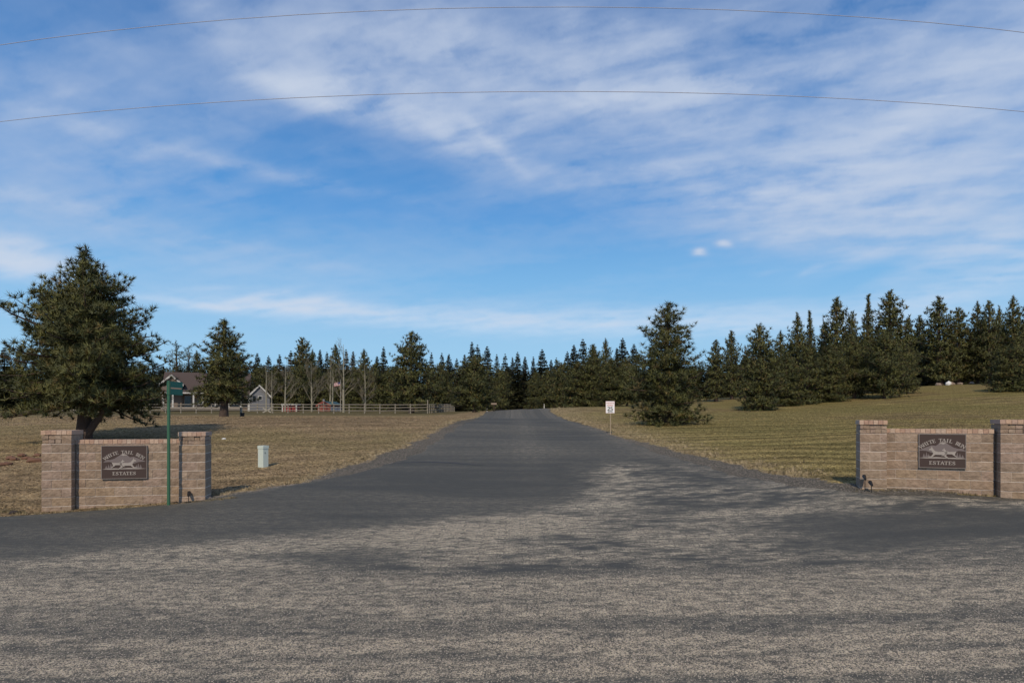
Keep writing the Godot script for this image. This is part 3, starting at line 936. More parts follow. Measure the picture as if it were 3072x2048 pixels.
	while xf.size() < 760:
		var x := rng.randf_range(-190.0, 190.0)
		var d := rng.randf_range(182.0, 270.0) if x < 20.0 else rng.randf_range(124.0 if x > 45.0 else 150.0, 215.0)
		if absf(x) < 11.0 and d < 176.0: continue
		var lim: float = skyline(x / d)
		var H := minf(EYE + lim * d - rawh(x, d), 17.0) * rng.randf_range(0.86, 1.0)
		if H < 5.0: continue
		var sx := rng.randf_range(0.95, 1.35)
		xf.append(Transform3D(Basis(Vector3.UP, rng.randf() * TAU).scaled(Vector3(sx, H / 15.0, sx)), Vector3(x, rawh(x, d), -d)))
		var k2 := rng.randf_range(0.75, 1.1)
		cols.append(Color(k2, k2, k2))
	scatter("distant_forest", "dark conifer forest closing off the view behind the front trees", "forest", firs[1].crown, M.foliage, xf, cols)
	for b in [
		[-41.987, 112, 8.044, 1.6, 901, 0.25, "slender bare tree at the right end of the grey house"],
		[-42.562, 116, 7.358, 2.2, 902, 0.22, "small bare tree just right of the grey house"],
		[-38.094, 110, 7.924, 3.3, 903, 0.14, "spreading bare tree in front of the red shelter"],
		[-33.022, 108, 8.391, 3.6, 904, 0.1, "bare tree with wide rising limbs between shelter and small red barn"],
		[-32.153, 116, 9.668, 2, 905, 0.3, "twin stemmed bare tree behind the small red barn, left stem"],
		[-31.493, 115, 8.224, 1.7, 906, 0.3, "twin stemmed bare tree behind the small red barn, right stem"],
		[-26.753, 104, 10.799, 3.4, 907, 0.1, "tallest bare tree with a pale trunk right of the flagpole"],
		[-24.64, 110, 7.981, 3, 908, 0.1, "bare tree halfway between flagpole and tall broad pine"],
	]:
		bare_tree(b[0], b[1], b[2], b[3], int(b[4]), b[6], b[5])

# ======================================================================== entrance walls
func block_mesh(w: float, h: float, dep: float, seed_: int, rough: float) -> ArrayMesh:
	# split-face block: broken front, sawn bed faces; origin at the centre of the back
	rng.seed = seed_
	var g := Geo.new()
	var nx := maxi(2, int(round(w / 0.09)))
	var ny := maxi(1, int(round(h / 0.09)))
	var grid := []
	for j in ny + 1:
		for i in nx + 1:
			var rim := i == 0 or j == 0 or i == nx or j == ny
			var z := dep - (rng.randf_range(0.004, 0.011) if rim else rng.randf_range(-0.010, 0.008)) * rough
			var ex := 0.0 if i == 0 or i == nx else rng.randf_range(-0.02, 0.02)
			var ey := 0.0 if j == 0 or j == ny else rng.randf_range(-0.02, 0.02)
			grid.append(Vector3(-w / 2 + w * i / nx + ex, -h / 2 + h * j / ny + ey, z))
	for j in ny:
		for i in nx:
			var a: Vector3 = grid[j * (nx + 1) + i]
			var b: Vector3 = grid[j * (nx + 1) + i + 1]
			var d: Vector3 = grid[(j + 1) * (nx + 1) + i + 1]
			var e: Vector3 = grid[(j + 1) * (nx + 1) + i]
			if rng.randf() < 0.5: g.quad(a, b, d, e, Vector3.BACK)
			else: g.quad(b, d, e, a, Vector3.BACK)
	for j in ny:
		var a: Vector3 = grid[j * (nx + 1)]
		var b: Vector3 = grid[(j + 1) * (nx + 1)]
		g.quad(a, b, Vector3(b.x, b.y, 0), Vector3(a.x, a.y, 0), Vector3.LEFT)
		a = grid[j * (nx + 1) + nx]
		b = grid[(j + 1) * (nx + 1) + nx]
		g.quad(a, b, Vector3(b.x, b.y, 0), Vector3(a.x, a.y, 0), Vector3.RIGHT)
	for i in nx:
		var a: Vector3 = grid[i]
		var b: Vector3 = grid[i + 1]
		g.quad(a, b, Vector3(b.x, b.y, 0), Vector3(a.x, a.y, 0), Vector3.DOWN)
		a = grid[ny * (nx + 1) + i]
		b = grid[ny * (nx + 1) + i + 1]
		g.quad(a, b, Vector3(b.x, b.y, 0), Vector3(a.x, a.y, 0), Vector3.UP)
	g.quad(Vector3(-w / 2, -h / 2, 0), Vector3(w / 2, -h / 2, 0), Vector3(w / 2, h / 2, 0), Vector3(-w / 2, h / 2, 0), Vector3.FORWARD)
	return g.mesh()

var block_cache := {}
func block_variant(w: float, h: float, dep: float, rough := 1.0) -> Mesh:
	var key := "%.3f %.3f %.3f" % [w, h, dep]
	if not block_cache.has(key):
		var a := []
		for i in 4: a.append(block_mesh(w, h, dep, 1000 + i * 17 + int(w * 1000.0), rough))
		block_cache[key] = a
	var list: Array = block_cache[key]
	return list[rng.randi() % 4]

func block_mat(low: float) -> Material:
	if rng.randf() < low: return M.blocks[5 + rng.randi() % 2]
	return M.blocks[rng.randi() % 5]

func course_wall(owner_: Node3D, called: String, x0: float, x1: float, top: float, courses: int, zback: float, dep: float, bond: Array, seed_: int, chipped: bool, bottom := -9.0) -> void:
	# one part: a mortar core with every block and cap brick as a piece of its own
	var ch := 0.2032
	var cap := 0.10
	var y0 := top - cap - courses * ch
	var core := box(owner_, called, Vector3(x1 - x0 - 0.02, top - 0.012 - y0, dep - 0.019), Vector3((x0 + x1) / 2, (top - 0.012 + y0) / 2, zback + (dep - 0.019) / 2 + 0.003), M.mortar)
	if chipped:
		core.mesh = boxm(Vector3(x1 - x0 - 0.02, top - cap - ch - y0, dep - 0.019))
		core.position.y = (top - cap - ch + y0) / 2
	var off := Vector3(-core.position.x, -core.position.y, -core.position.z)
	rng.seed = seed_
	for k in courses:
		var y := y0 + ch * (k + 0.5)
		if y + ch * 0.5 < bottom: continue
		var cuts := []
		var x := x0
		var i := 0
		while x < x1 - 0.01:
			var w: float = bond[(k + i) % bond.size()] if bond.size() < 9 else 0.4064
			if bond.size() >= 9 and i == 0 and k % 2 == 1: w = 0.2032
			if x + w > x1 - 0.09: w = x1 - x
			cuts.append([x, w])
			x += w
			i += 1
		for c in cuts:
			var w: float = c[1] - 0.007
			var h := ch - 0.015
			var s := seed_ * 100 + k * 10
			var m: Material = block_mat(clampf(0.6 - (y - y0) * 0.6, 0.03, 0.5))
			if chipped and k == courses - 1 and c[0] < x0 + 0.3:
				# top course of old rubble: small uneven stones with dark gaps between them
				for q in 3:
					for z in 2:
						var ww := w / 3.0
						var sx := rng.randf_range(0.85, 1.04)
						var st := part(core, "stone", block_variant(0.13, 0.09, dep), M.blocks[rng.randi() % 5], Vector3(c[0] + 0.006 + ww * (q + 0.5), y + (z - 0.5) * 0.094, zback) + off)
						st.scale = Vector3(ww / 0.13 * sx, rng.randf_range(0.86, 1.0), 1.0 - rng.randf_range(0.0, 0.05))
				continue
			var b := part(core, "block", block_variant(snappedf(w, 0.002), h, dep), m, Vector3(c[0] + c[1] / 2, y, zback) + off)
			b.position.z += rng.randf_range(-0.003, 0.003)
	if chipped: box(core, "rubble_core", Vector3(x1 - x0 - 0.10, ch + 0.02, dep - 0.10), Vector3((x0 + x1) / 2, top - cap - ch / 2, zback + dep / 2) + off, M.dark_core)
	var n := int(round((x1 - x0) / 0.098))
	for i in n:
		var w := (x1 - x0 + 0.02) / n
		var q := part(core, "cap_brick", block_variant(snappedf(w - 0.007, 0.001), cap - 0.004, dep + 0.014, 0.7), M.caps[rng.randi() % 5], Vector3(x0 - 0.01 + w * (i + 0.5), top - cap / 2 + rng.randf_range(-0.002, 0.002), zback - 0.007) + off)
		q.rotation.z = rng.randf_range(-0.01, 0.01)

func letter(parent: Node, ch: String, size: float, at: Vector3, turn: float, m: Material, font: Font, called := "letter", depth := 0.008) -> void:
	var t := TextMesh.new()
	t.text = ch
	t.font = font
	t.font_size = 64
	t.pixel_size = size / 46.0
	t.depth = depth
	part(parent, called, t, m, at, Vector3(0, 0, turn))

func poly(pts: Array, mirror: float, k := 1.0) -> PackedVector2Array:
	var out := PackedVector2Array()
	for p in pts: out.append(Vector2(p[0] * mirror * k, p[1] * k))
	return out

func plaque(label: String, at: Vector3, yaw: float, w: float, h: float, mirror: float) -> void:
	var o := thing("entrance_plaque", label, "sign", at, yaw, "plaques on the entrance walls")
	box(o, "board", Vector3(w, h, 0.03), Vector3(0, 0, 0.015), M.plaque)
	for s in [[0.0, h / 2 + 0.006, w + 0.024, 0.012], [0.0, -h / 2 - 0.006, w + 0.024, 0.012], [-w / 2 - 0.006, 0.0, 0.012, h], [w / 2 + 0.006, 0.0, 0.012, h]]:
		box(o, "frame_strip", Vector3(s[2], s[3], 0.036), Vector3(s[0], s[1], 0.018), M.plaque_rim)
	var font := SystemFont.new()
	font.font_names = PackedStringArray(["Droid Serif"])
	font.font_weight = 700
	var text := "WHITE TAIL RUN"
	var R := 0.64
	var a0 := 0.66
	for i in text.length():
		if text[i] == " ": continue
		var a := -a0 + 2.0 * a0 * i / (text.length() - 1)
		letter(o, text[i], 0.078, Vector3(R * sin(a), -0.405 + R * cos(a), 0.033), -a, M.plaque_pale, font)
	var e := "ESTATES"
	for i in e.length():
		letter(o, e[i], 0.078, Vector3(-0.219 + 0.073 * i, -0.262, 0.033), 0.0, M.plaque_pale, font)
	var z := 0.0305
	part(o, "mountain", prism(poly([[-0.45, 0.0], [-0.37, 0.06], [-0.30, 0.055], [-0.21, 0.085], [-0.10, 0.16], [-0.03, 0.195], [0.04, 0.18], [0.12, 0.115], [0.20, 0.125], [0.30, 0.085], [0.46, 0.01], [0.30, 0.0], [0.2, -0.04], [-0.2, -0.04], [-0.3, 0.01]], mirror), 0.004), M.plaque_grey, Vector3(0, 0, z))
	part(o, "snow_cap", prism(poly([[-0.09, 0.168], [-0.03, 0.197], [0.04, 0.182], [0.075, 0.155], [0.02, 0.162], [-0.02, 0.148], [-0.05, 0.165]], mirror), 0.003), M.plaque_pale, Vector3(0, 0, z + 0.005))
	var deer := [[-0.115, 0.0], [-0.135, 0.045], [-0.105, 0.035], [-0.06, 0.032], [0.0, 0.028], [0.05, 0.04], [0.085, 0.085], [0.098, 0.12], [0.104, 0.088], [0.135, 0.07], [0.138, 0.056], [0.105, 0.052], [0.075, 0.0], [0.105, -0.045], [0.15, -0.05], [0.148, -0.06], [0.095, -0.06], [0.05, -0.02], [-0.05, -0.02], [-0.085, -0.05], [-0.14, -0.085], [-0.15, -0.078], [-0.105, -0.035]]
	part(o, "deer", prism(poly(deer, mirror, 1.35), 0.004), M.plaque_pale, Vector3(0.07 * mirror, -0.055, z + 0.005))
	part(o, "deer", prism(poly(deer, mirror, 1.0), 0.004), M.plaque_pale, Vector3(-0.13 * mirror, -0.045, z + 0.005))
	part(o, "snow_bank", prism(poly([[-0.47, -0.158], [-0.30, -0.135], [-0.1, -0.145], [0.1, -0.132], [0.28, -0.14], [0.47, -0.155], [0.3, -0.165], [0.0, -0.16], [-0.3, -0.168]], mirror), 0.003), M.plaque_pale, Vector3(0, 0, z))
	for p in [[-0.33, 0.10], [-0.28, 0.13], [-0.38, 0.07], [0.30, 0.12], [0.35, 0.09], [0.26, 0.08]]:
		part(o, "small_conifer", prism(PackedVector2Array([Vector2(-0.026, 0), Vector2(0.026, 0), Vector2(0, p[1])]), 0.003), M.plaque_grey, Vector3(p[0] * mirror, -0.142, z + 0.004))

func spot_lamp(x: float, d: float, up: float, turn: float, label: String) -> void:
	var o := thing("garden_spotlight", label, "garden light", spot(x, d), turn, "black garden spotlights at the wall foot")
	var g := Geo.new()
	g.tube([Vector3(0, -0.1, 0), Vector3(0, up, 0)], [0.010, 0.008], 6)
	part(o, "stake", g.mesh(), M.black)
	var g2 := Geo.new()
	g2.tube([Vector3(0, up, 0.05), Vector3(0, up + 0.03, -0.02), Vector3(0, up + 0.065, -0.10), Vector3(0, up + 0.067, -0.105)], [0.02, 0.034, 0.042, 0.03], 10)
	part(o, "lamp_head", g2.mesh(), M.black)

func build_walls() -> void:
	M.blocks = []
	var bump := noise_tex(256, 0.03, FastNoiseLite.TYPE_SIMPLEX_SMOOTH, Color.BLACK, Color.WHITE, 71, 5)
	var tone := noise_tex(256, 0.012, FastNoiseLite.TYPE_SIMPLEX_SMOOTH, lin(0.6, 0.58, 0.56), lin(1, 1, 1), 73, 5)
	for c in [[0.30, 0.205, 0.155], [0.275, 0.19, 0.145], [0.33, 0.235, 0.185], [0.255, 0.18, 0.14], [0.31, 0.215, 0.175], [0.30, 0.205, 0.145], [0.285, 0.20, 0.15]]:
		var m := mat(lin(c[0] * 1.22, c[1] * 1.30, c[2] * 1.24), 0.95)
		m.albedo_texture = tone
		m.heightmap_enabled = true
		m.heightmap_scale = 1.5
		m.heightmap_texture = bump
		m.uv1_triplanar = true
		m.uv1_world_triplanar = true
		m.uv1_scale = Vector3(1.6, 1.6, 1.6)
		M.blocks.append(m)
	M.caps = []
	for c in [[0.40, 0.27, 0.19], [0.43, 0.31, 0.23], [0.36, 0.25, 0.19], [0.40, 0.30, 0.23], [0.34, 0.22, 0.16]]:
		var m := mat(lin(c[0], c[1], c[2]), 0.95)
		m.heightmap_enabled = true
		m.heightmap_scale = 1.2
		m.heightmap_texture = bump
		m.uv1_triplanar = true
		m.uv1_world_triplanar = true
		m.uv1_scale = Vector3(1.6, 1.6, 1.6)
		m.albedo_color = lin(c[0] * 1.15, c[1] * 1.15, c[2] * 1.15)
		M.caps.append(m)
	M.dark_core = mat(lin(0.13, 0.085, 0.06), 0.95)
	M.mortar = mat(lin(0.66, 0.57, 0.49), 0.95)
	M.plaque = mat(lin(0.048, 0.028, 0.023), 0.7)
	M.plaque_rim = mat(lin(0.24, 0.21, 0.19), 0.5)
	M.plaque_pale = mat(lin(0.34, 0.30, 0.27), 0.75)
	M.plaque_grey = mat(lin(0.165, 0.135, 0.13), 0.75)
	M.black = mat(lin(0.012, 0.012, 0.013), 0.5)
	var pl := [0.4064, 0.2032]
	var run := [0.4, 0.4, 0.4, 0.4, 0.4, 0.4, 0.4, 0.4, 0.4]
	# left wall: local x runs along the wall, z towards the street, origin at the left pillar's front corner
	var lw := thing("entrance_wall", "left entrance wall of tan split-face blocks between two pillars", "wall", Vector3(-10.64, 0, -14.8), 0.209, "entrance walls beside the drive")
	course_wall(lw, "pillar", 0.0, 0.61, 1.78, 9, -0.61, 0.61, pl, 5, true)
	course_wall(lw, "wall_panel", 0.615, 2.855, 1.56, 8, -0.42, 0.21, run, 6, false)
	course_wall(lw, "pillar", 2.86, 3.45, 1.73, 8, -0.61, 0.61, pl, 9, true)
	var rw := thing("entrance_wall", "right entrance wall of pinkish split-face blocks, cut by the photo's right edge", "wall", Vector3(7.861, 0, -14.8), -0.349, "entrance walls beside the drive")
	course_wall(rw, "pillar", 0.0, 0.543, 2.015, 8, -0.61, 0.61, pl, 15, true)
	course_wall(rw, "wall_panel", 0.548, 2.599, 1.825, 8, -0.42, 0.21, run, 16, false)
	course_wall(rw, "pillar", 2.659, 3.269, 2.035, 9, -0.61, 0.61, pl, 19, true)
	plaque("brown plaque with pale lettering on the left entrance wall, behind the green pole", Vector3(-9.066, 1.03, -15.337), 0.209, 0.952, 0.753, 1.0)
	plaque("brown plaque with pale lettering on the right entrance wall", Vector3(9.467, 1.337, -14.426), -0.349, 0.873, 0.727, -1.0)
	spot_lamp(-7.558, 15.302, 0.173, 0.3, "black garden spotlight at the foot of the left wall's right pillar")
	spot_lamp(7.861, 14.587, 0.292, -0.3, "upper black garden spotlight at the right wall's left pillar")
	spot_lamp(7.933, 14.454, 0.178, -0.2, "lower black garden spotlight at the right wall's left pillar")
	# green street sign
	M.green = mat(lin(0.035, 0.120, 0.062), 0.5)
	M.sign_green = mat(lin(0.016, 0.150, 0.100), 0.45)
	var ss := thing("street_sign", "green street sign pole with blades before the left entrance wall", "street sign", Vector3(-7.862, 0.036, -15), 0.0)
	var g := Geo.new()
	g.tube([Vector3(0, -0.3, 0), Vector3(0, 2.80, 0)], [0.036, 0.033], 12)
	part(ss, "pole", g.mesh(), M.green)
	var cap := Geo.new()
	cap.tube([Vector3(0, 2.56, 0), Vector3(0, 2.82, 0), Vector3(0, 2.88, 0)], [0.042, 0.042, 0.03], 10)
	part(ss, "bracket", cap.mesh(), M.green)
	box(ss, "sign_blade", Vector3(0.58, 0.14, 0.006), Vector3(0.025, 2.80, -0.24), M.sign_green, Vector3(0, 1.47, 0.0))
	box(ss, "sign_blade", Vector3(0.58, 0.14, 0.006), Vector3(0.025, 2.63, -0.24), M.sign_green, Vector3(0, 1.47, 0.0))

# ======================================================================== distant things
func roof_slab(parent: Node, called: String, a: Vector3, b: Vector3, c: Vector3, d: Vector3, thick: float, m: Material) -> void:
	var g := Geo.new()
	var n := (b - a).cross(d - a).normalized()
	if n.y < 0.0: n = -n
	var t := n * thick
	g.quad(a + t, b + t, c + t, d + t, n)
	g.quad(a, b, c, d, -n)
	var mid := (a + b + c + d) / 4.0
	for e in [[a, b], [b, c], [c, d], [d, a]]:
		g.quad(e[0], e[1], e[1] + t, e[0] + t, (e[0] + e[1]) / 2.0 - mid)
	part(parent, called, g.mesh(), m)

func gable_house(parent: Node, w: float, eave: float, ridge: float, dep: float, at: Vector3, wall_m: Material, roof_m: Material, trim: Material, over := 0.35) -> void:
	# gable end faces +z; at is the middle of the front wall's foot
	var o := Vector2(0, 0)
	var m := prism(PackedVector2Array([Vector2(-w / 2, -0.5), Vector2(w / 2, -0.5), Vector2(w / 2, eave), Vector2(0, ridge), Vector2(-w / 2, eave)]), dep)
	part(parent, "wall", m, wall_m, at + Vector3(0, 0, -dep))
	var sl := (ridge - eave) / (w / 2)
	for s in [-1.0, 1.0]:
		var e := at + Vector3(s * (w / 2 + over), eave - sl * over + 0.02, over)
		var r := at + Vector3(0, ridge + 0.02, over)
		var back := Vector3(0, 0, -dep - 2.0 * over)
		roof_slab(parent, "roof", e, r, r + back, e + back, 0.12, roof_m)
		var g := Geo.new()
		var q := Vector3(0, -0.22, 0)
		var f := Vector3(0, 0, 0.04)
		var up := Vector3(0, 0.16, 0)
		g.quad(e + f + q, r + f + q, r + f + up, e + f + up, Vector3.BACK)
		g.quad(e + q, r + q, r + q + f, e + q + f, Vector3.DOWN)
		g.quad(e + up, r + up, r + up + f, e + up + f, Vector3.UP)
		part(parent, "barge_board", g.mesh(), trim)

func window(parent: Node, w: float, h: float, at: Vector3, trim: Material) -> void:
	var f := box(parent, "window", Vector3(w + 0.2, h + 0.2, 0.08), at + Vector3(0, 0, 0.03), trim)
	box(f, "pane", Vector3(w, h, 0.03), Vector3(0, 0, 0.05), M.dark_glass)

func skyline(u: float) -> float:
	# how high the wood rises per metre of distance, from left to right
	if u < 0.2: return 0.081
	return lerpf(0.081, 0.125, smoothstep(0.25, 0.6, u))

func flag_cloth(parent: Node3D, w: float, h: float) -> void:
	# flies towards -x; thirteen stripes and a canton, each a rippled strip
	var red := mat(lin(0.42, 0.035, 0.045), 0.8)
	var white := mat(lin(0.70, 0.68, 0.70), 0.8)
	var blue := mat(lin(0.045, 0.05, 0.17), 0.8)
	var wave := func(u: float) -> float: return 0.10 * sin(u * 7.0) * u
	var droop := func(u: float) -> float: return -0.16 * u * u
	var strip := func(u0: float, u1: float, v0: float, v1: float, off: float) -> ArrayMesh:
		var g := Geo.new()
		for i in 8:
			var a: float = lerpf(u0, u1, i / 8.0)
			var b: float = lerpf(u0, u1, (i + 1) / 8.0)
			g.quad(Vector3(-a * w, droop.call(a) - v0 * h, wave.call(a) + off), Vector3(-b * w, droop.call(b) - v0 * h, wave.call(b) + off), Vector3(-b * w, droop.call(b) - v1 * h, wave.call(b) + off), Vector3(-a * w, droop.call(a) - v1 * h, wave.call(a) + off), Vector3.BACK)
		return g.mesh()
	for i in 13:
		part(parent, "stripe", strip.call(0.0, 1.0, i / 13.0, (i + 1) / 13.0, 0.0), red if i % 2 == 0 else white)
	part(parent, "canton", strip.call(0.0, 0.42, 0.0, 7.0 / 13.0, 0.012), blue)

func build_house() -> void:
	M.dark_glass = mat(lin(0.01, 0.012, 0.016), 0.1)
	M.white_paint = mat(lin(0.50, 0.49, 0.46), 0.6)
	M.grey_siding = mat(lin(0.17, 0.175, 0.19), 0.8)
	M.tan_siding = mat(lin(0.17, 0.13, 0.105), 0.8)
	M.brown_roof = mat(lin(0.070, 0.050, 0.044), 0.9)
	M.grey_roof = mat(lin(0.10, 0.095, 0.095), 0.9)
	M.deck = mat(lin(0.30, 0.26, 0.22), 0.9)
	M.bucket = mat(lin(0.02, 0.014, 0.013), 0.7)
	M.fence_pale = mat(lin(0.34, 0.32, 0.27), 0.9)
	var o := thing("house", "grey house with brown roof, white trim and a columned porch behind the rail fence", "house", Vector3(-55.007, 3.01, -118), 0.34)
	box(o, "wall", Vector3(14.112, 3.637, 7.0), Vector3(-0.15, 1.319, -5.0), M.tan_siding)
	roof_slab(o, "roof", Vector3(-7.506, 3.137, -1.2), Vector3(7.206, 3.137, -1.2), Vector3(7.206, 7.127, -5.0), Vector3(-7.506, 7.127, -5.0), 0.14, M.brown_roof)
	roof_slab(o, "roof", Vector3(-7.506, 3.137, -8.8), Vector3(7.206, 3.137, -8.8), Vector3(7.206, 7.127, -5.0), Vector3(-7.506, 7.127, -5.0), 0.14, M.brown_roof)
	gable_house(o, 3.263, 4.939, 6.38, 4.0, Vector3(-5.765, 0, -0.6), M.tan_siding, M.brown_roof, M.white_paint)
	roof_slab(o, "porch_roof", Vector3(-7.206, 3.137, 1.0), Vector3(5.765, 3.137, 1.0), Vector3(5.765, 3.858, -1.5), Vector3(-7.206, 3.858, -1.5), 0.12, M.brown_roof)
	box(o, "fascia", Vector3(12.971, 0.24, 0.06), Vector3(-0.721, 3.227, 1.05), M.white_paint)
	box(o, "porch_floor", Vector3(12.971, 0.35, 2.8), Vector3(-0.721, 0.555, -0.3), M.deck)
	box(o, "porch_post", Vector3(0.26, 2.642, 0.26), Vector3(-6.846, 1.936, 0.85), M.white_paint)
	box(o, "porch_post", Vector3(0.26, 2.642, 0.26), Vector3(-5.345, 1.936, 0.85), M.white_paint)
	box(o, "porch_post", Vector3(0.26, 2.642, 0.26), Vector3(-2.042, 1.936, 0.85), M.white_paint)
	box(o, "porch_post", Vector3(0.26, 2.642, 0.26), Vector3(-0.48, 1.936, 0.85), M.white_paint)
	box(o, "porch_post", Vector3(0.26, 2.642, 0.26), Vector3(1.501, 1.936, 0.85), M.white_paint)
	box(o, "porch_post", Vector3(0.26, 2.642, 0.26), Vector3(3.783, 1.936, 0.85), M.white_paint)
	box(o, "porch_post", Vector3(0.26, 2.642, 0.26), Vector3(5.705, 1.936, 0.85), M.white_paint)
	window(o, 0.8, 1.7, Vector3(-4.564, 1.756, -1.5), M.deck)
	window(o, 1.0, 2.0, Vector3(-3.243, 1.756, -1.5), M.deck)
	window(o, 0.9, 1.5, Vector3(-1.201, 1.756, -1.5), M.deck)
	window(o, 0.9, 1.5, Vector3(0.48, 1.756, -1.5), M.deck)
	window(o, 1.0, 2.0, Vector3(2.642, 1.756, -1.5), M.deck)
	window(o, 1.1, 1.5, Vector3(4.684, 1.756, -1.5), M.deck)
	gable_house(o, 3.603, 2.897, 4.759, 8.0, Vector3(8.888, 0, 0.3), M.grey_siding, M.grey_roof, M.white_paint, 0.3)
	window(o, 0.55, 0.6, Vector3(9.008, 2.477, 0.32), M.white_paint)
	window(o, 0.5, 1.0, Vector3(7.987, 2.357, 0.32), M.grey_siding)
	box(o, "corner_board", Vector3(0.35, 2.777, 0.1), Vector3(7.056, 1.388, 0.36), M.white_paint)
	box(o, "siding_board", Vector3(3.503, 0.26, 0.03), Vector3(8.888, 0.25, 0.315), M.grey_siding, Vector3(0.06, 0, 0))
	box(o, "siding_board", Vector3(3.503, 0.26, 0.03), Vector3(8.888, 0.55, 0.315), M.grey_siding, Vector3(0.06, 0, 0))
	box(o, "siding_board", Vector3(3.503, 0.26, 0.03), Vector3(8.888, 0.85, 0.315), M.grey_siding, Vector3(0.06, 0, 0))
	box(o, "siding_board", Vector3(3.503, 0.26, 0.03), Vector3(8.888, 1.15, 0.315), M.grey_siding, Vector3(0.06, 0, 0))
	box(o, "siding_board", Vector3(3.503, 0.26, 0.03), Vector3(8.888, 1.45, 0.315), M.grey_siding, Vector3(0.06, 0, 0))
	box(o, "siding_board", Vector3(3.503, 0.26, 0.03), Vector3(8.888, 1.75, 0.315), M.grey_siding, Vector3(0.06, 0, 0))
	box(o, "siding_board", Vector3(3.503, 0.26, 0.03), Vector3(8.888, 2.05, 0.315), M.grey_siding, Vector3(0.06, 0, 0))
	box(o, "siding_board", Vector3(3.503, 0.26, 0.03), Vector3(8.888, 2.35, 0.315), M.grey_siding, Vector3(0.06, 0, 0))
	box(o, "siding_board", Vector3(3.503, 0.26, 0.03), Vector3(8.888, 2.65, 0.315), M.grey_siding, Vector3(0.06, 0, 0))
	M.red_paint = mat(lin(0.26, 0.022, 0.022), 0.7)
	M.red_barn = mat(lin(0.24, 0.062, 0.045), 0.8)
	M.green_roof = mat(lin(0.045, 0.105, 0.10), 0.6)
	var sh := thing("red_shelter", "bright red shelter with white fascia and white corner posts behind the fence", "shelter", spot(-38.046, 112))
	box(sh, "wall", Vector3(2.365, 1.195, 1.6), Vector3(0, 0.497, -0.9), M.red_paint)
	box(sh, "fascia", Vector3(2.765, 0.26, 2.0), Vector3(0, 1.195, -0.8), M.white_paint)
	box(sh, "corner_post", Vector3(0.22, 1.195, 0.2), Vector3(-1.182, 0.497, 0.0), M.white_paint)
	box(sh, "corner_post", Vector3(0.22, 1.195, 0.2), Vector3(1.182, 0.497, 0.0), M.white_paint)
	box(sh, "wall_board", Vector3(0.641, 0.895, 0.04), Vector3(-0.754, 0.447, -0.09), M.red_paint)
	box(sh, "wall_board", Vector3(0.641, 0.895, 0.04), Vector3(0, 0.447, -0.09), M.red_paint)
	box(sh, "wall_board", Vector3(0.641, 0.895, 0.04), Vector3(0.754, 0.447, -0.09), M.red_paint)
	var bn := thing("red_barn", "small red barn with green roof and two white doors behind the fence", "barn", spot(-32.721, 114), -0.28)
	gable_house(bn, 2.55, 1.079, 1.643, 3.6, Vector3(0, 0, 0), M.red_barn, M.green_roof, M.red_barn, 0.2)
	box(bn, "door", Vector3(0.06, 0.829, 1.0), Vector3(1.29, 0.439, -0.55), M.white_paint)
	box(bn, "door", Vector3(0.06, 0.829, 1.0), Vector3(1.29, 0.439, -1.75), M.white_paint)
	box(bn, "door", Vector3(0.06, 0.829, 1.0), Vector3(1.29, 0.439, -2.95), M.white_paint)
	var bh := thing("bird_house", "small white bird house on a pole left of the red barn", "bird house", spot(-32.491, 113))
	box(bh, "pole", Vector3(0.07, 1.947, 0.07), Vector3(0, 0.973, 0), M.fence_pale)
	box(bh, "box", Vector3(0.3, 0.32, 0.3), Vector3(0, 1.947, 0), M.white_paint, Vector3(0, 0.5, 0.25))
	var fp := thing("flagpole", "tall white flagpole behind the rail fence", "flagpole", spot(-29.325, 112))
	var g := Geo.new()
	g.tube([Vector3(0, -0.2, 0), Vector3(0, 5.322, 0)], [0.07, 0.04], 8)
	part(fp, "pole", g.mesh(), M.fence_pale)
	var ball := SphereMesh.new()
	ball.radius = 0.1
	ball.height = 0.2
	part(fp, "finial", ball, M.white_paint, Vector3(0, 5.402, 0))
	var fl := thing("flag", "flag with blue canton and red and white stripes flying from the flagpole", "flag", Vector3(-29.375, 7.937, -112))
	flag_cloth(fl, 1.054, 0.598)
	var ps := thing("wooden_post", "pale wooden post on the lawn right of the medium pine", "post", spot(-21.515, 52))
	box(ps, "post", Vector3(0.13, 0.892, 0.13), Vector3(0, 0.246, 0), M.fence_pale)
	box(ps, "post_cap", Vector3(0.17, 0.03, 0.17), Vector3(0, 0.707, 0), M.fence_pale)
	var bk := thing("black_bucket", "dark bucket standing beside the pale wooden post", "bucket", spot(-21.276, 51.7))
	var gb := Geo.new()
	gb.tube([Vector3(0, -0.05, 0), Vector3(0, 0.3, 0), Vector3(0, 0.301, 0), Vector3(0, 0.1, 0)], [0.13, 0.16, 0.145, 0.12], 10)
	part(bk, "body", gb.mesh(), M.bucket)
	var rim := TorusMesh.new()
	rim.inner_radius = 0.15
	rim.outer_radius = 0.17
	part(bk, "rim", rim, M.bucket, Vector3(0, 0.3, 0))
	var sw := thing("sawhorse", "pale crossed boards lying behind the fence by the grey house", "sawhorse", spot(-37.405, 100))
	box(sw, "board", Vector3(1.5, 0.14, 0.05), Vector3(0, 0.35, 0.03), M.fence_pale, Vector3(0, 0, 0.5))
	box(sw, "board", Vector3(1.5, 0.14, 0.05), Vector3(0, 0.35, -0.03), M.fence_pale, Vector3(0, 0, -0.5))

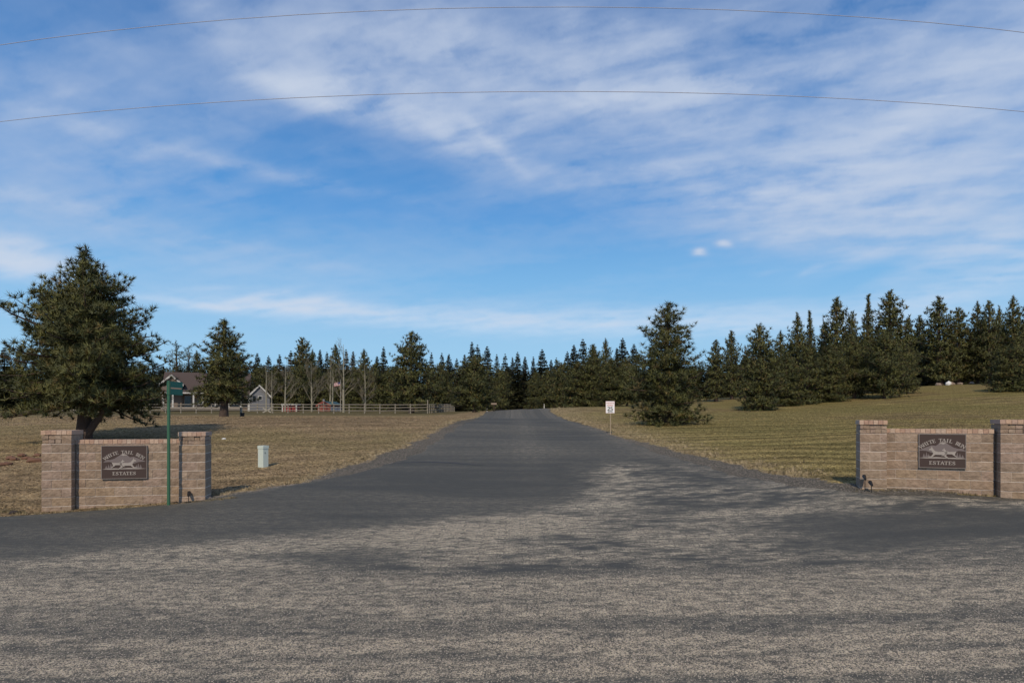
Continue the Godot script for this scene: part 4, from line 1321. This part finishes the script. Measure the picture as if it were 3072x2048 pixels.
func rail_fence() -> void:
	M.fence = mat(lin(0.26, 0.23, 0.185), 0.95)
	var o := thing("rail_fence", "weathered three rail wooden fence that turns a corner along the drive", "fence", Vector3.ZERO)
	rng.seed = 61
	var posts := []
	var x := -68.0
	while x < -13.0:
		posts.append(Vector2(x, 95.0))
		x += 2.22
	posts.append(Vector2(-12.25, 95.0))
	var d := 97.2
	while d < 131.0:
		posts.append(Vector2(-12.25 + 0.02 * (d - 95.0), d))
		d += 2.25
	var tops := []
	for i in posts.size():
		var p: Vector2 = posts[i]
		var corner := absf(p.x + 12.25) < 0.01 and p.y < 96.0
		var ph := 1.95 if corner else 1.38 + rng.randf_range(-0.03, 0.05)
		var g := Geo.new()
		g.tube([Vector3(0, -0.3, 0), Vector3(rng.randf_range(-0.03, 0.03), ph, rng.randf_range(-0.03, 0.03))], [0.085, 0.075], 7)
		part(o, "post", g.mesh(), M.fence, spot(p.x, p.y))
	for i in posts.size() - 1:
		var a: Vector2 = posts[i]
		var b: Vector2 = posts[i + 1]
		for r in [0.42, 0.85, 1.27]:
			var g := Geo.new()
			var pa := spot(a.x, a.y, r + rng.randf_range(-0.02, 0.02)) + Vector3(0, 0, 0.09)
			var pb := spot(b.x, b.y, r + rng.randf_range(-0.02, 0.02)) + Vector3(0, 0, 0.09)
			if a.y > 95.5 or b.y > 95.5:
				pa.z -= 0.09; pb.z -= 0.09
				pa.x += 0.09; pb.x += 0.09
			var e := (pb - pa).normalized() * 0.08
			g.tube([pa - e, pb + e], [0.055, 0.048], 6)
			part(o, "rail", g.mesh(), M.fence)

func speed_sign() -> void:
	var o := thing("speed_limit_sign", "white private road speed limit sign on a thin post", "road sign", Vector3(5.171, 1.163, -34.5), 0.0)
	M.post_steel = mat(lin(0.33, 0.26, 0.18), 0.8)
	M.sign_white = mat(lin(0.84, 0.84, 0.85), 0.5)
	M.sign_red = mat(lin(0.52, 0.13, 0.12), 0.5)
	M.sign_black = mat(lin(0.012, 0.012, 0.012), 0.5)
	box(o, "post", Vector3(0.045, 1.75, 0.04), Vector3(0.02, 0.62, -0.03), M.post_steel)
	box(o, "plate", Vector3(0.47, 0.635, 0.004), Vector3(0, 1.42, 0), M.sign_white)
	for s in [[0.0, 0.309, 0.46, 0.007], [0.0, -0.309, 0.46, 0.007], [-0.227, 0.0, 0.007, 0.611], [0.227, 0.0, 0.007, 0.611]]:
		box(o, "border", Vector3(s[2], s[3], 0.003), Vector3(s[0], 1.42 + s[1], 0.0035), M.sign_red)
	var font := SystemFont.new()
	font.font_names = PackedStringArray(["Droid Sans"])
	font.font_weight = 700
	for t in [["PRIVATE", 0.072, 0.215, 1], ["ROAD", 0.080, 0.095, 1], ["25", 0.20, -0.09, 0], ["MPH", 0.085, -0.245, 0]]:
		letter(o, t[0], t[1], Vector3(0, 1.42 + t[2], 0.004), 0.0, M.sign_red if t[3] == 1 else M.sign_black, font, "lettering", 0.003)

func lump(called: String, label: String, category: String, x: float, d: float, size: Vector3, m: Material, seed_: int, group := "") -> void:
	rng.seed = seed_
	var s := SphereMesh.new()
	s.radius = 1.0
	s.height = 2.0
	s.radial_segments = 9
	s.rings = 5
	var a := s.get_mesh_arrays()
	var v: PackedVector3Array = a[Mesh.ARRAY_VERTEX]
	var idx: PackedInt32Array = a[Mesh.ARRAY_INDEX]
	var n := FastNoiseLite.new()
	n.seed = seed_
	n.frequency = 0.9
	var g := Geo.new()
	for i in range(0, idx.size(), 3):
		var q := []
		for k in 3:
			var p := v[idx[i + k]]
			q.append(p * (1.0 + 0.45 * n.get_noise_3dv(p)) * size)
		if (q[1] - q[0]).cross(q[2] - q[0]).length() > 1e-7:
			g.flat(q[0], q[1], q[2], q[0] + q[1] + q[2])
	var o := part(self, called, g.mesh(), m, spot(x, d, size.y * 0.35), Vector3(0, rng.randf() * TAU, 0))
	tag(o, label, category, group)

func build_small() -> void:
	# utility pedestal
	M.pedestal = mat(lin(0.52, 0.58, 0.52), 0.6)
	var ped := thing("utility_pedestal", "pale green utility pedestal standing on the left lawn", "utility box", Vector3(-8.357, 0.399, -22), -0.5)
	var pw := 0.125
	var bevel := PackedVector2Array([Vector2(-pw, -pw + 0.02), Vector2(-pw + 0.02, -pw), Vector2(pw - 0.02, -pw), Vector2(pw, -pw + 0.02), Vector2(pw, pw - 0.02), Vector2(pw - 0.02, pw), Vector2(-pw + 0.02, pw), Vector2(-pw, pw - 0.02)])
	part(ped, "body", prism(bevel, 0.72), M.pedestal, Vector3(0, -0.08, 0), Vector3(-PI / 2, 0, 0))
	var cover := PackedVector2Array()
	for p in bevel: cover.append(p * 1.1)
	part(ped, "cover", prism(cover, 0.10), M.pedestal, Vector3(0, 0.62, 0), Vector3(-PI / 2, 0, 0))
	box(ped, "lock", Vector3(0.02, 0.05, 0.012), Vector3(0.125, 0.48, 0.03), M.black, Vector3(0, PI / 2, 0))
	# old tar seam across the left lane
	var tar := Geo.new()
	var last := []
	for i in 13:
		var x := lerpf(-4.0, -0.9, i / 12.0)
		var d := 21.7 + 0.35 * sin(i * 0.35) - 0.02 * i
		var w := 0.10 * sin(PI * (i + 0.6) / 13.0) + 0.015
		var pr := [Vector3(x, hh(x, d - w) + 0.040, -(d - w)), Vector3(x, hh(x, d + w) + 0.040, -(d + w))]
		if i > 0: tar.quad(last[0], last[1], pr[1], pr[0], Vector3.UP)
		last = pr
	structure("tar_seam", tar.mesh(), mat(lin(0.035, 0.034, 0.034), 0.8))
	# overhead wires
	M.wire = mat(lin(0.42, 0.43, 0.50), 0.7)
	for w in [[7.72, 9.0, "upper overhead power line across the top of the sky"], [6.56, 9.0, "lower overhead power line across the sky"]]:
		var g := Geo.new()
		var pts := []
		var rad := []
		for i in 61:
			var x := -30.0 + i
			pts.append(Vector3(x, w[0], -(w[1] + 0.0129 * (x - 0.7) * (x - 0.7))))
			rad.append(0.0048)
		g.tube(pts, rad, 6)
		var o := part(self, "power_line", g.mesh(), M.wire)
		tag(o, w[2], "power line", "overhead power lines")
	# litter, stones, dug earth
	M.red_earth = mat(lin(0.15, 0.075, 0.045), 0.95)
	M.stone = mat(lin(0.26, 0.20, 0.155), 0.9)
	M.dark_stone = mat(lin(0.03, 0.022, 0.02), 0.9)
	M.paper = mat(lin(0.75, 0.75, 0.73), 0.8)
	lump("molehill", "reddish dug earth mound left of the left entrance wall, outer left one", "mound", -18.01, 23.54, Vector3(0.24, 0.09, 0.16), M.red_earth, 700, "red earth mounds left of the wall")
	lump("molehill", "reddish dug earth mound left of the left entrance wall, small outer left one", "mound", -17.725, 23.32, Vector3(0.21, 0.08, 0.14), M.red_earth, 701, "red earth mounds left of the wall")
	lump("molehill", "reddish dug earth mound left of the left entrance wall, lower left one", "mound", -17.232, 22.33, Vector3(0.22, 0.08, 0.15), M.red_earth, 702, "red earth mounds left of the wall")
	lump("molehill", "reddish dug earth mound left of the left entrance wall, leftmost lower one", "mound", -17.295, 22.22, Vector3(0.20, 0.07, 0.13), M.red_earth, 703, "red earth mounds left of the wall")
	lump("molehill", "reddish dug earth mound left of the left entrance wall, upper middle one", "mound", -18.067, 24.14, Vector3(0.21, 0.08, 0.14), M.red_earth, 704, "red earth mounds left of the wall")
	lump("molehill", "reddish dug earth mound left of the left entrance wall, middle one", "mound", -17.452, 23.58, Vector3(0.18, 0.07, 0.12), M.red_earth, 705, "red earth mounds left of the wall")
	lump("molehill", "reddish dug earth mound left of the left entrance wall, rightmost large one", "mound", -16.746, 23.04, Vector3(0.27, 0.10, 0.18), M.red_earth, 706, "red earth mounds left of the wall")
	lump("molehill", "reddish dug earth mound left of the left entrance wall, upper right one", "mound", -17.535, 24.18, Vector3(0.18, 0.07, 0.12), M.red_earth, 707, "red earth mounds left of the wall")
	lump("molehill", "reddish dug earth mound left of the left entrance wall, right of middle one", "mound", -17.134, 23.36, Vector3(0.18, 0.07, 0.12), M.red_earth, 708, "red earth mounds left of the wall")
	lump("dark_stone", "dark stone at the asphalt edge in the left corner", "stone", -11.135, 14.65, Vector3(0.10, 0.05, 0.06), M.dark_stone, 731)
	lump("tan_stone", "tan stone at the right foot of the left entrance wall", "stone", -7.3, 15.68, Vector3(0.11, 0.05, 0.07), M.stone, 733)
	lump("white_litter", "scrap of white litter on the left lawn beyond the wall", "litter", -13.052, 29.65, Vector3(0.10, 0.04, 0.05), M.paper, 735)
	var mk1 := thing("marker_post", "white marker post on the right verge near the road crest", "marker post", spot(4.518, 92), 0.0, "white roadside marker posts")
	box(mk1, "post", Vector3(0.07, 0.90, 0.05), Vector3(0, 0.25, 0), M.paper)
	box(mk1, "reflector", Vector3(0.05, 0.08, 0.01), Vector3(0, 0.58, 0.036), M.stone)
	var mk2 := thing("marker_post", "white marker post on the left verge near the road crest", "marker post", spot(-3.969, 104), 0.0, "white roadside marker posts")
	box(mk2, "post", Vector3(0.07, 0.80, 0.05), Vector3(0, 0.20, 0), M.paper)
	box(mk2, "reflector", Vector3(0.05, 0.08, 0.01), Vector3(0, 0.48, 0.036), M.stone)
	var mb := thing("mailbox", "small mailbox on a post by the left verge near the road end", "mailbox", spot(-2.968, 108))
	box(mb, "post", Vector3(0.12, 1.2, 0.12), Vector3(0, 0.5, 0), M.bark)
	box(mb, "box", Vector3(0.9, 0.3, 0.45), Vector3(0, 1.22, 0), M.stone)
	lump("boulder", "white boulder in the rubble at the far right field edge", "boulder", 72, 108, Vector3(0.75, 0.45, 0.52), M.paper, 760, "boulders at the field edge")
	lump("boulder", "orange tan boulder right of the white boulder", "boulder", 72.293, 107.7, Vector3(0.6, 0.36, 0.42), M.stone, 761, "boulders at the field edge")
	lump("boulder", "grey tan boulder at the left end of the rubble", "boulder", 69.906, 107.4, Vector3(0.55, 0.33, 0.39), M.stone, 762, "boulders at the field edge")
	lump("boulder", "low tan boulder right of the orange boulder", "boulder", 73.253, 107.1, Vector3(0.45, 0.27, 0.32), M.stone, 763, "boulders at the field edge")
	lump("boulder", "tan boulder at the right end of the rubble", "boulder", 74.95, 106.8, Vector3(0.5, 0.30, 0.35), M.stone, 764, "boulders at the field edge")

func _ready() -> void:
	# ---- camera
	var cam := Camera3D.new()
	cam.name = "camera"
	add_child(cam)
	cam.position = Vector3(0, EYE, 0)
	cam.projection = Camera3D.PROJECTION_FRUSTUM
	cam.near = 0.1
	cam.far = 4000.0
	cam.size = 0.1 * 682.0 / 655.0
	cam.frustum_offset = Vector2(0.0, 0.1 * (415.8 - 341.0) / 655.0)
	cam.current = true
	# ---- noise shared by ground, road and sky
	n_low.seed = 5; n_low.frequency = 0.045; n_low.fractal_octaves = 3
	n_mid.seed = 6; n_mid.frequency = 0.22; n_mid.fractal_octaves = 3
	n_hi.seed = 7; n_hi.frequency = 0.9; n_hi.fractal_octaves = 3
	# ---- sky
	var we := WorldEnvironment.new()
	we.name = "world_environment"
	var env := Environment.new()
	env.tonemap_mode = Environment.TONE_MAPPER_LINEAR
	env.tonemap_exposure = 1.0
	env.background_mode = Environment.BG_SKY
	env.sdfgi_enabled = true
	env.ssao_enabled = true
	env.ssil_enabled = true
	var sky := Sky.new()
	var pano := PanoramaSkyMaterial.new()
	pano.panorama = sky_panorama()
	sky.sky_material = pano
	env.sky = sky
	we.environment = env
	add_child(we)
	# ---- sun, behind the camera to the left
	var sun := DirectionalLight3D.new()
	sun.name = "sun"
	sun.light_energy = 0.95
	sun.light_color = Color(1.0, 0.93, 0.83)
	sun.light_angular_distance = 0.5
	sun.shadow_enabled = true
	add_child(sun)
	var az := deg_to_rad(-9.0)
	var el := deg_to_rad(40.0)
	var to_sun := Vector3(sin(az) * cos(el), sin(el), cos(az) * cos(el))
	sun.look_at_from_position(to_sun * 50.0, Vector3.ZERO)
	# ---- ground
	for q in TPS: tps.append(Vector3(q[0], q[1], q[2]))
	hcache.resize(HC_NX * HC_ND)
	for j in HC_ND:
		for i in HC_NX:
			hcache[j * HC_NX + i] = rawh(HC_X0 + i, j)
	build_ground()
	build_road()
	build_trees()
	build_walls()
	build_house()
	rail_fence()
	speed_sign()
	build_small()
	build_grass()
	build_grit()

# ======================================================================== sky
const CLOUDS := [
	[-34.293, 18.944, 11.178, 4.464, 0.99, -0.139, 0.3],
	[-20.95, 19.202, 7.307, 0.403, 0.996, -0.087, 0.5],
	[-29.35, 19.022, 5.787, 0.69, 0.961, -0.276, 0.22],
	[-35.066, 22.065, 8.164, 1.733, 0.998, -0.07, 0.2],
	[-25.139, 29.101, 3.745, 1.145, 0.906, -0.423, 0.42],
	[-15.457, 29.414, 5.661, 0.831, 0.99, 0.139, 0.2],
	[-30.211, 25.892, 7.11, 1.48, 0.985, -0.174, 0.18],
	[-17.903, 25.939, 3.276, 0.521, 0.995, 0.105, 0.85],
	[-20.95, 25.635, 1.993, 0.321, 0.99, -0.139, 0.3],
	[-15.986, 24.465, 1.936, 0.467, 0.978, -0.208, 0.8],
	[-10.396, 24.375, 6.632, 1.16, 0.988, -0.156, 0.7],
	[-13.313, 25.58, 4.328, 1.337, 0.985, 0.174, 0.25],
	[-6.296, 23.402, 4.891, 0.973, 0.927, -0.375, 0.32],
	[-1.751, 22.486, 2.093, 0.352, 0.809, -0.588, 0.7],
	[-6.672, 27.098, 9.768, 2.02, 0.995, -0.105, 0.35],
	[-2.892, 30.152, 14.435, 2.796, 1, 0, 0.5],
	[19.203, 27.662, 19.02, 3.504, 1, 0, 0.7],
	[15.739, 25.336, 5.998, 1.06, 1, 0, 0.42],
	[12.154, 25.682, 15.286, 1.208, 1, 0, 0.25],
	[32.919, 22.026, 8.856, 3.26, 0.97, 0.242, 0.6],
	[30.154, 20.63, 7.403, 1.048, 0.94, 0.342, 0.25],
	[20.884, 19.652, 13.963, 2.011, 1, 0, 0.42],
	[25.699, 16.199, 9.895, 1.648, 0.995, -0.105, 0.52],
	[19.88, 17.358, 4.378, 0.615, 0.998, -0.07, 0.32],
	[33.717, 15.307, 6.851, 2.597, 0.995, 0.105, 0.55],
	[24.133, 14.783, 6.978, 0.739, 0.99, -0.139, 0.22],
	[31.001, 11.905, 4.197, 0.575, 0.927, 0.375, -0.4],
	[35.774, 12.027, 5.014, 0.907, 0.97, 0.242, 0.42],
	[33.717, 12.321, 3.162, 0.557, 0.995, 0.105, 0.2],
	[35.522, 9.22, 6.055, 0.795, 0.97, 0.242, 0.5],
	[37.49, 10.606, 3.597, 0.653, 0.978, 0.208, 0.35],
	[30.438, 12.756, 3.963, 0.833, 0.996, -0.087, 0.28],
	[6.597, 20.294, 7.14, 0.923, 0.998, -0.07, 0.26],
	[4.712, 19.246, 4.161, 0.323, 0.995, 0.105, 0.24],
	[12.154, 22.423, 8.371, 2.065, 0.998, -0.07, 0.28],
	[6.221, 21.628, 3.387, 0.633, 1, 0, -0.18],
	[11.424, 21.028, 4.025, 0.557, 0.985, 0.174, -0.15],
	[-0.99, 23.204, 2.284, 0.77, 1, 0, 0.16],
	[-36.813, 11.14, 2.319, 0.808, 0.99, -0.139, 1.5],
	[-37.538, 10.366, 1.916, 0.475, 0.998, -0.07, 0.7],
	[-25.915, 8.736, 2.311, 0.203, 0.999, -0.052, 1],
	[-21.281, 9.633, 1.653, 0.21, 0.961, 0.276, 1.1],
	[-22.592, 8.792, 2.272, 0.174, 0.99, 0.139, 0.7],
	[-18.931, 8.899, 2.726, 0.249, 0.998, -0.07, 0.7],
	[-17.21, 9.552, 1.39, 0.251, 0.97, 0.242, 0.7],
	[-14.747, 9.31, 2.137, 0.291, 0.995, -0.105, 0.4],
	[-23.559, 10.191, 2.24, 0.12, 0.995, 0.105, 0.18],
	[-22.267, 8.158, 1.957, 0.14, 1, 0, 0.12],
	[-8.543, 8.488, 12.29, 0.633, 0.999, -0.035, 0.55],
	[-13.313, 8.934, 5.049, 0.366, 0.998, -0.07, 0.25],
	[6.597, 8.267, 12.026, 0.749, 1, -0.017, 0.5],
	[19.203, 7.617, 8.831, 0.642, 1, 0, 0.4],
	[12.154, 8.974, 10.919, 0.368, 1, 0, 0.16],
	[-36.568, 7.092, 2.211, 0.182, 1, 0, 0.35],
	[-29.35, 13.364, 9.548, 0.84, 0.985, -0.174, 0.22],
	[-22.267, 13.492, 7.176, 0.411, 0.985, -0.174, 0.16],
	[-34.293, 14.915, 5.199, 0.912, 0.985, 0.174, 0.2],
	[-17.557, 13.026, 4.154, 0.354, 0.995, -0.105, 0.1],
	[15.88, 13.587, 0.317, 0.178, 0.985, 0.174, 1.3],
	[16.162, 13.465, 0.316, 0.142, 0.985, -0.174, 0.8],
	[17.834, 14.103, 0.345, 0.176, 1, 0, 1.3],
	[18.247, 13.969, 0.309, 0.14, 0.985, -0.174, 0.9],
	[19.745, 14.287, 0.675, 0.243, 0.985, 0.174, 0.45],
	[22.527, 14.131, 1.462, 0.375, 0.995, 0.105, 0.4],
	[22.201, 13.498, 1.306, 0.274, 0.995, -0.105, 0.25],
	[24.449, 11.427, 0.694, 0.17, 0.927, 0.375, 0.32],
	[21.05, 11.468, 0.531, 0.122, 0.99, 0.139, 0.22],
	[28.416, 12.047, 1.768, 0.328, 0.985, 0.174, 0.2],
	[-2.892, 9.979, 6.078, 0.225, 0.999, -0.035, 0.08],
]

var s_a := FastNoiseLite.new()
var s_b := FastNoiseLite.new()
var s_c := FastNoiseLite.new()

func sky_color(az: float, el: float, cover: float) -> Color:
	var y := sin(deg_to_rad(maxf(el, 0.0)))
	var c: Color
	var stops := [[0.0, Color(0.355, 0.640, 0.860)], [6.0, Color(0.325, 0.585, 0.835)], [11.5, Color(0.205, 0.465, 0.785)], [17.0, Color(0.105, 0.325, 0.690)], [23.0, Color(0.070, 0.245, 0.580)], [32.0, Color(0.060, 0.180, 0.45)], [50.0, Color(0.05, 0.13, 0.37)], [90.0, Color(0.04, 0.10, 0.30)]]
	for i in range(1, stops.size()):
		if el <= stops[i][0]:
			c = (stops[i - 1][1] as Color).lerp(stops[i][1], clampf((el - stops[i - 1][0]) / (stops[i][0] - stops[i - 1][0]), 0.0, 1.0))
			break
	var k := cos(deg_to_rad(el)) / (y + 0.13)
	var px := sin(deg_to_rad(az)) * k
	var pz := -cos(deg_to_rad(az)) * k
	var qx := px * 0.94 + pz * 0.34
	var qz := -px * 0.34 + pz * 0.94
	var a := s_a.get_noise_2d(qx * 0.55, qz * 1.5)
	var b := s_b.get_noise_2d(qx * 0.9, qz * 2.4)
	var m := s_c.get_noise_2d(px, pz)
	# wide veil that covers the whole sky thinly
	var veil := clampf(0.04 + 0.24 * a + 0.06 * m, 0.0, 1.0) * smoothstep(3.0, 16.0, el)
	var far_off := maxf(smoothstep(40.0, 58.0, absf(az)), smoothstep(33.0, 48.0, el))
	var t := veil + cover * clampf(0.76 + 0.62 * a + 0.65 * b + 0.28 * m, 0.0, 1.7)
	t += far_off * clampf(0.38 + 0.9 * a + 0.4 * b, 0.0, 1.0)
	t = 1.0 - exp(-1.25 * maxf(t, 0.0))
	var cloud := Color(0.455, 0.550, 0.735).lerp(Color(0.62, 0.75, 0.91), 1.0 - smoothstep(5.0, 16.0, el))
	cloud = cloud.lerp(Color(0.61, 0.68, 0.80), clampf(t * 1.6 - 0.75, 0.0, 1.0))
	return c.lerp(cloud, clampf(t, 0.0, 0.97))

func cover_at(az: float, el: float) -> float:
	var s := 0.0
	for q in CLOUDS:
		var dx: float = az - q[0]
		var dy: float = el - q[1]
		var u: float = (dx * q[4] + dy * q[5]) / q[2]
		var w: float = (-dx * q[5] + dy * q[4]) / q[3]
		var e := u * u + w * w
		if e < 9.0: s += q[6] * exp(-0.5 * e)
	return s

func sky_panorama() -> Texture2D:
	s_a.seed = 3; s_a.frequency = 0.9; s_a.fractal_octaves = 5; s_a.domain_warp_enabled = true; s_a.domain_warp_amplitude = 0.5; s_a.domain_warp_frequency = 0.8
	s_b.seed = 8; s_b.frequency = 2.6; s_b.fractal_octaves = 5; s_b.domain_warp_enabled = true; s_b.domain_warp_amplitude = 0.25; s_b.domain_warp_frequency = 2.0
	s_c.seed = 12; s_c.frequency = 7.0; s_c.fractal_octaves = 4
	var w := 4096
	var h := 2048
	# whole sky coarsely, then the part with detailed clouds finely
	var lw := 512
	var lh := 128
	var low := Image.create(lw, lh, false, Image.FORMAT_RGBF)
	for j in lh:
		for i in lw:
			var az := ((i + 0.5) / lw - 0.5) * 360.0
			var el := 90.0 - (j + 0.5) / lh * 90.0
			low.set_pixel(i, j, sky_color(az, el, cover_at(az, el) if absf(az) < 60.0 and el < 60.0 else 0.0))
	low.resize(w, h / 2, Image.INTERPOLATE_CUBIC)
	var im := Image.create(w, h, false, Image.FORMAT_RGBF)
	im.fill(Color(0.10, 0.09, 0.07))
	im.blit_rect(low, Rect2i(0, 0, w, h / 2), Vector2i.ZERO)
	var x0 := w / 2 - 512
	var y1 := h / 2
	var fw := 1024
	var fh := 416
	var cw := 512
	var chh := 208
	var cov := Image.create(cw, chh, false, Image.FORMAT_RF)
	for j in chh:
		for i in cw:
			var az := ((i + 0.5) / cw - 0.5) * fw * 360.0 / w
			var el := (chh - j - 0.5) / chh * fh * 180.0 / h
			cov.set_pixel(i, j, Color(cover_at(az, el), 0, 0))
	cov.resize(fw, fh, Image.INTERPOLATE_CUBIC)
	for j in fh:
		for i in fw:
			var az := ((i + 0.5) / fw - 0.5) * fw * 360.0 / w
			var el := (fh - j - 0.5) / fh * fh * 180.0 / h
			im.set_pixel(x0 + i, y1 - fh + j, sky_color(az, el, cov.get_pixel(i, j).r))
	# the panorama's first column looks north (-z)
	var out := Image.create(w, h, false, Image.FORMAT_RGBF)
	out.blit_rect(im, Rect2i(w / 2, 0, w / 2, h), Vector2i.ZERO)
	out.blit_rect(im, Rect2i(0, 0, w / 2, h), Vector2i(w / 2, 0))
	return ImageTexture.create_from_image(out)
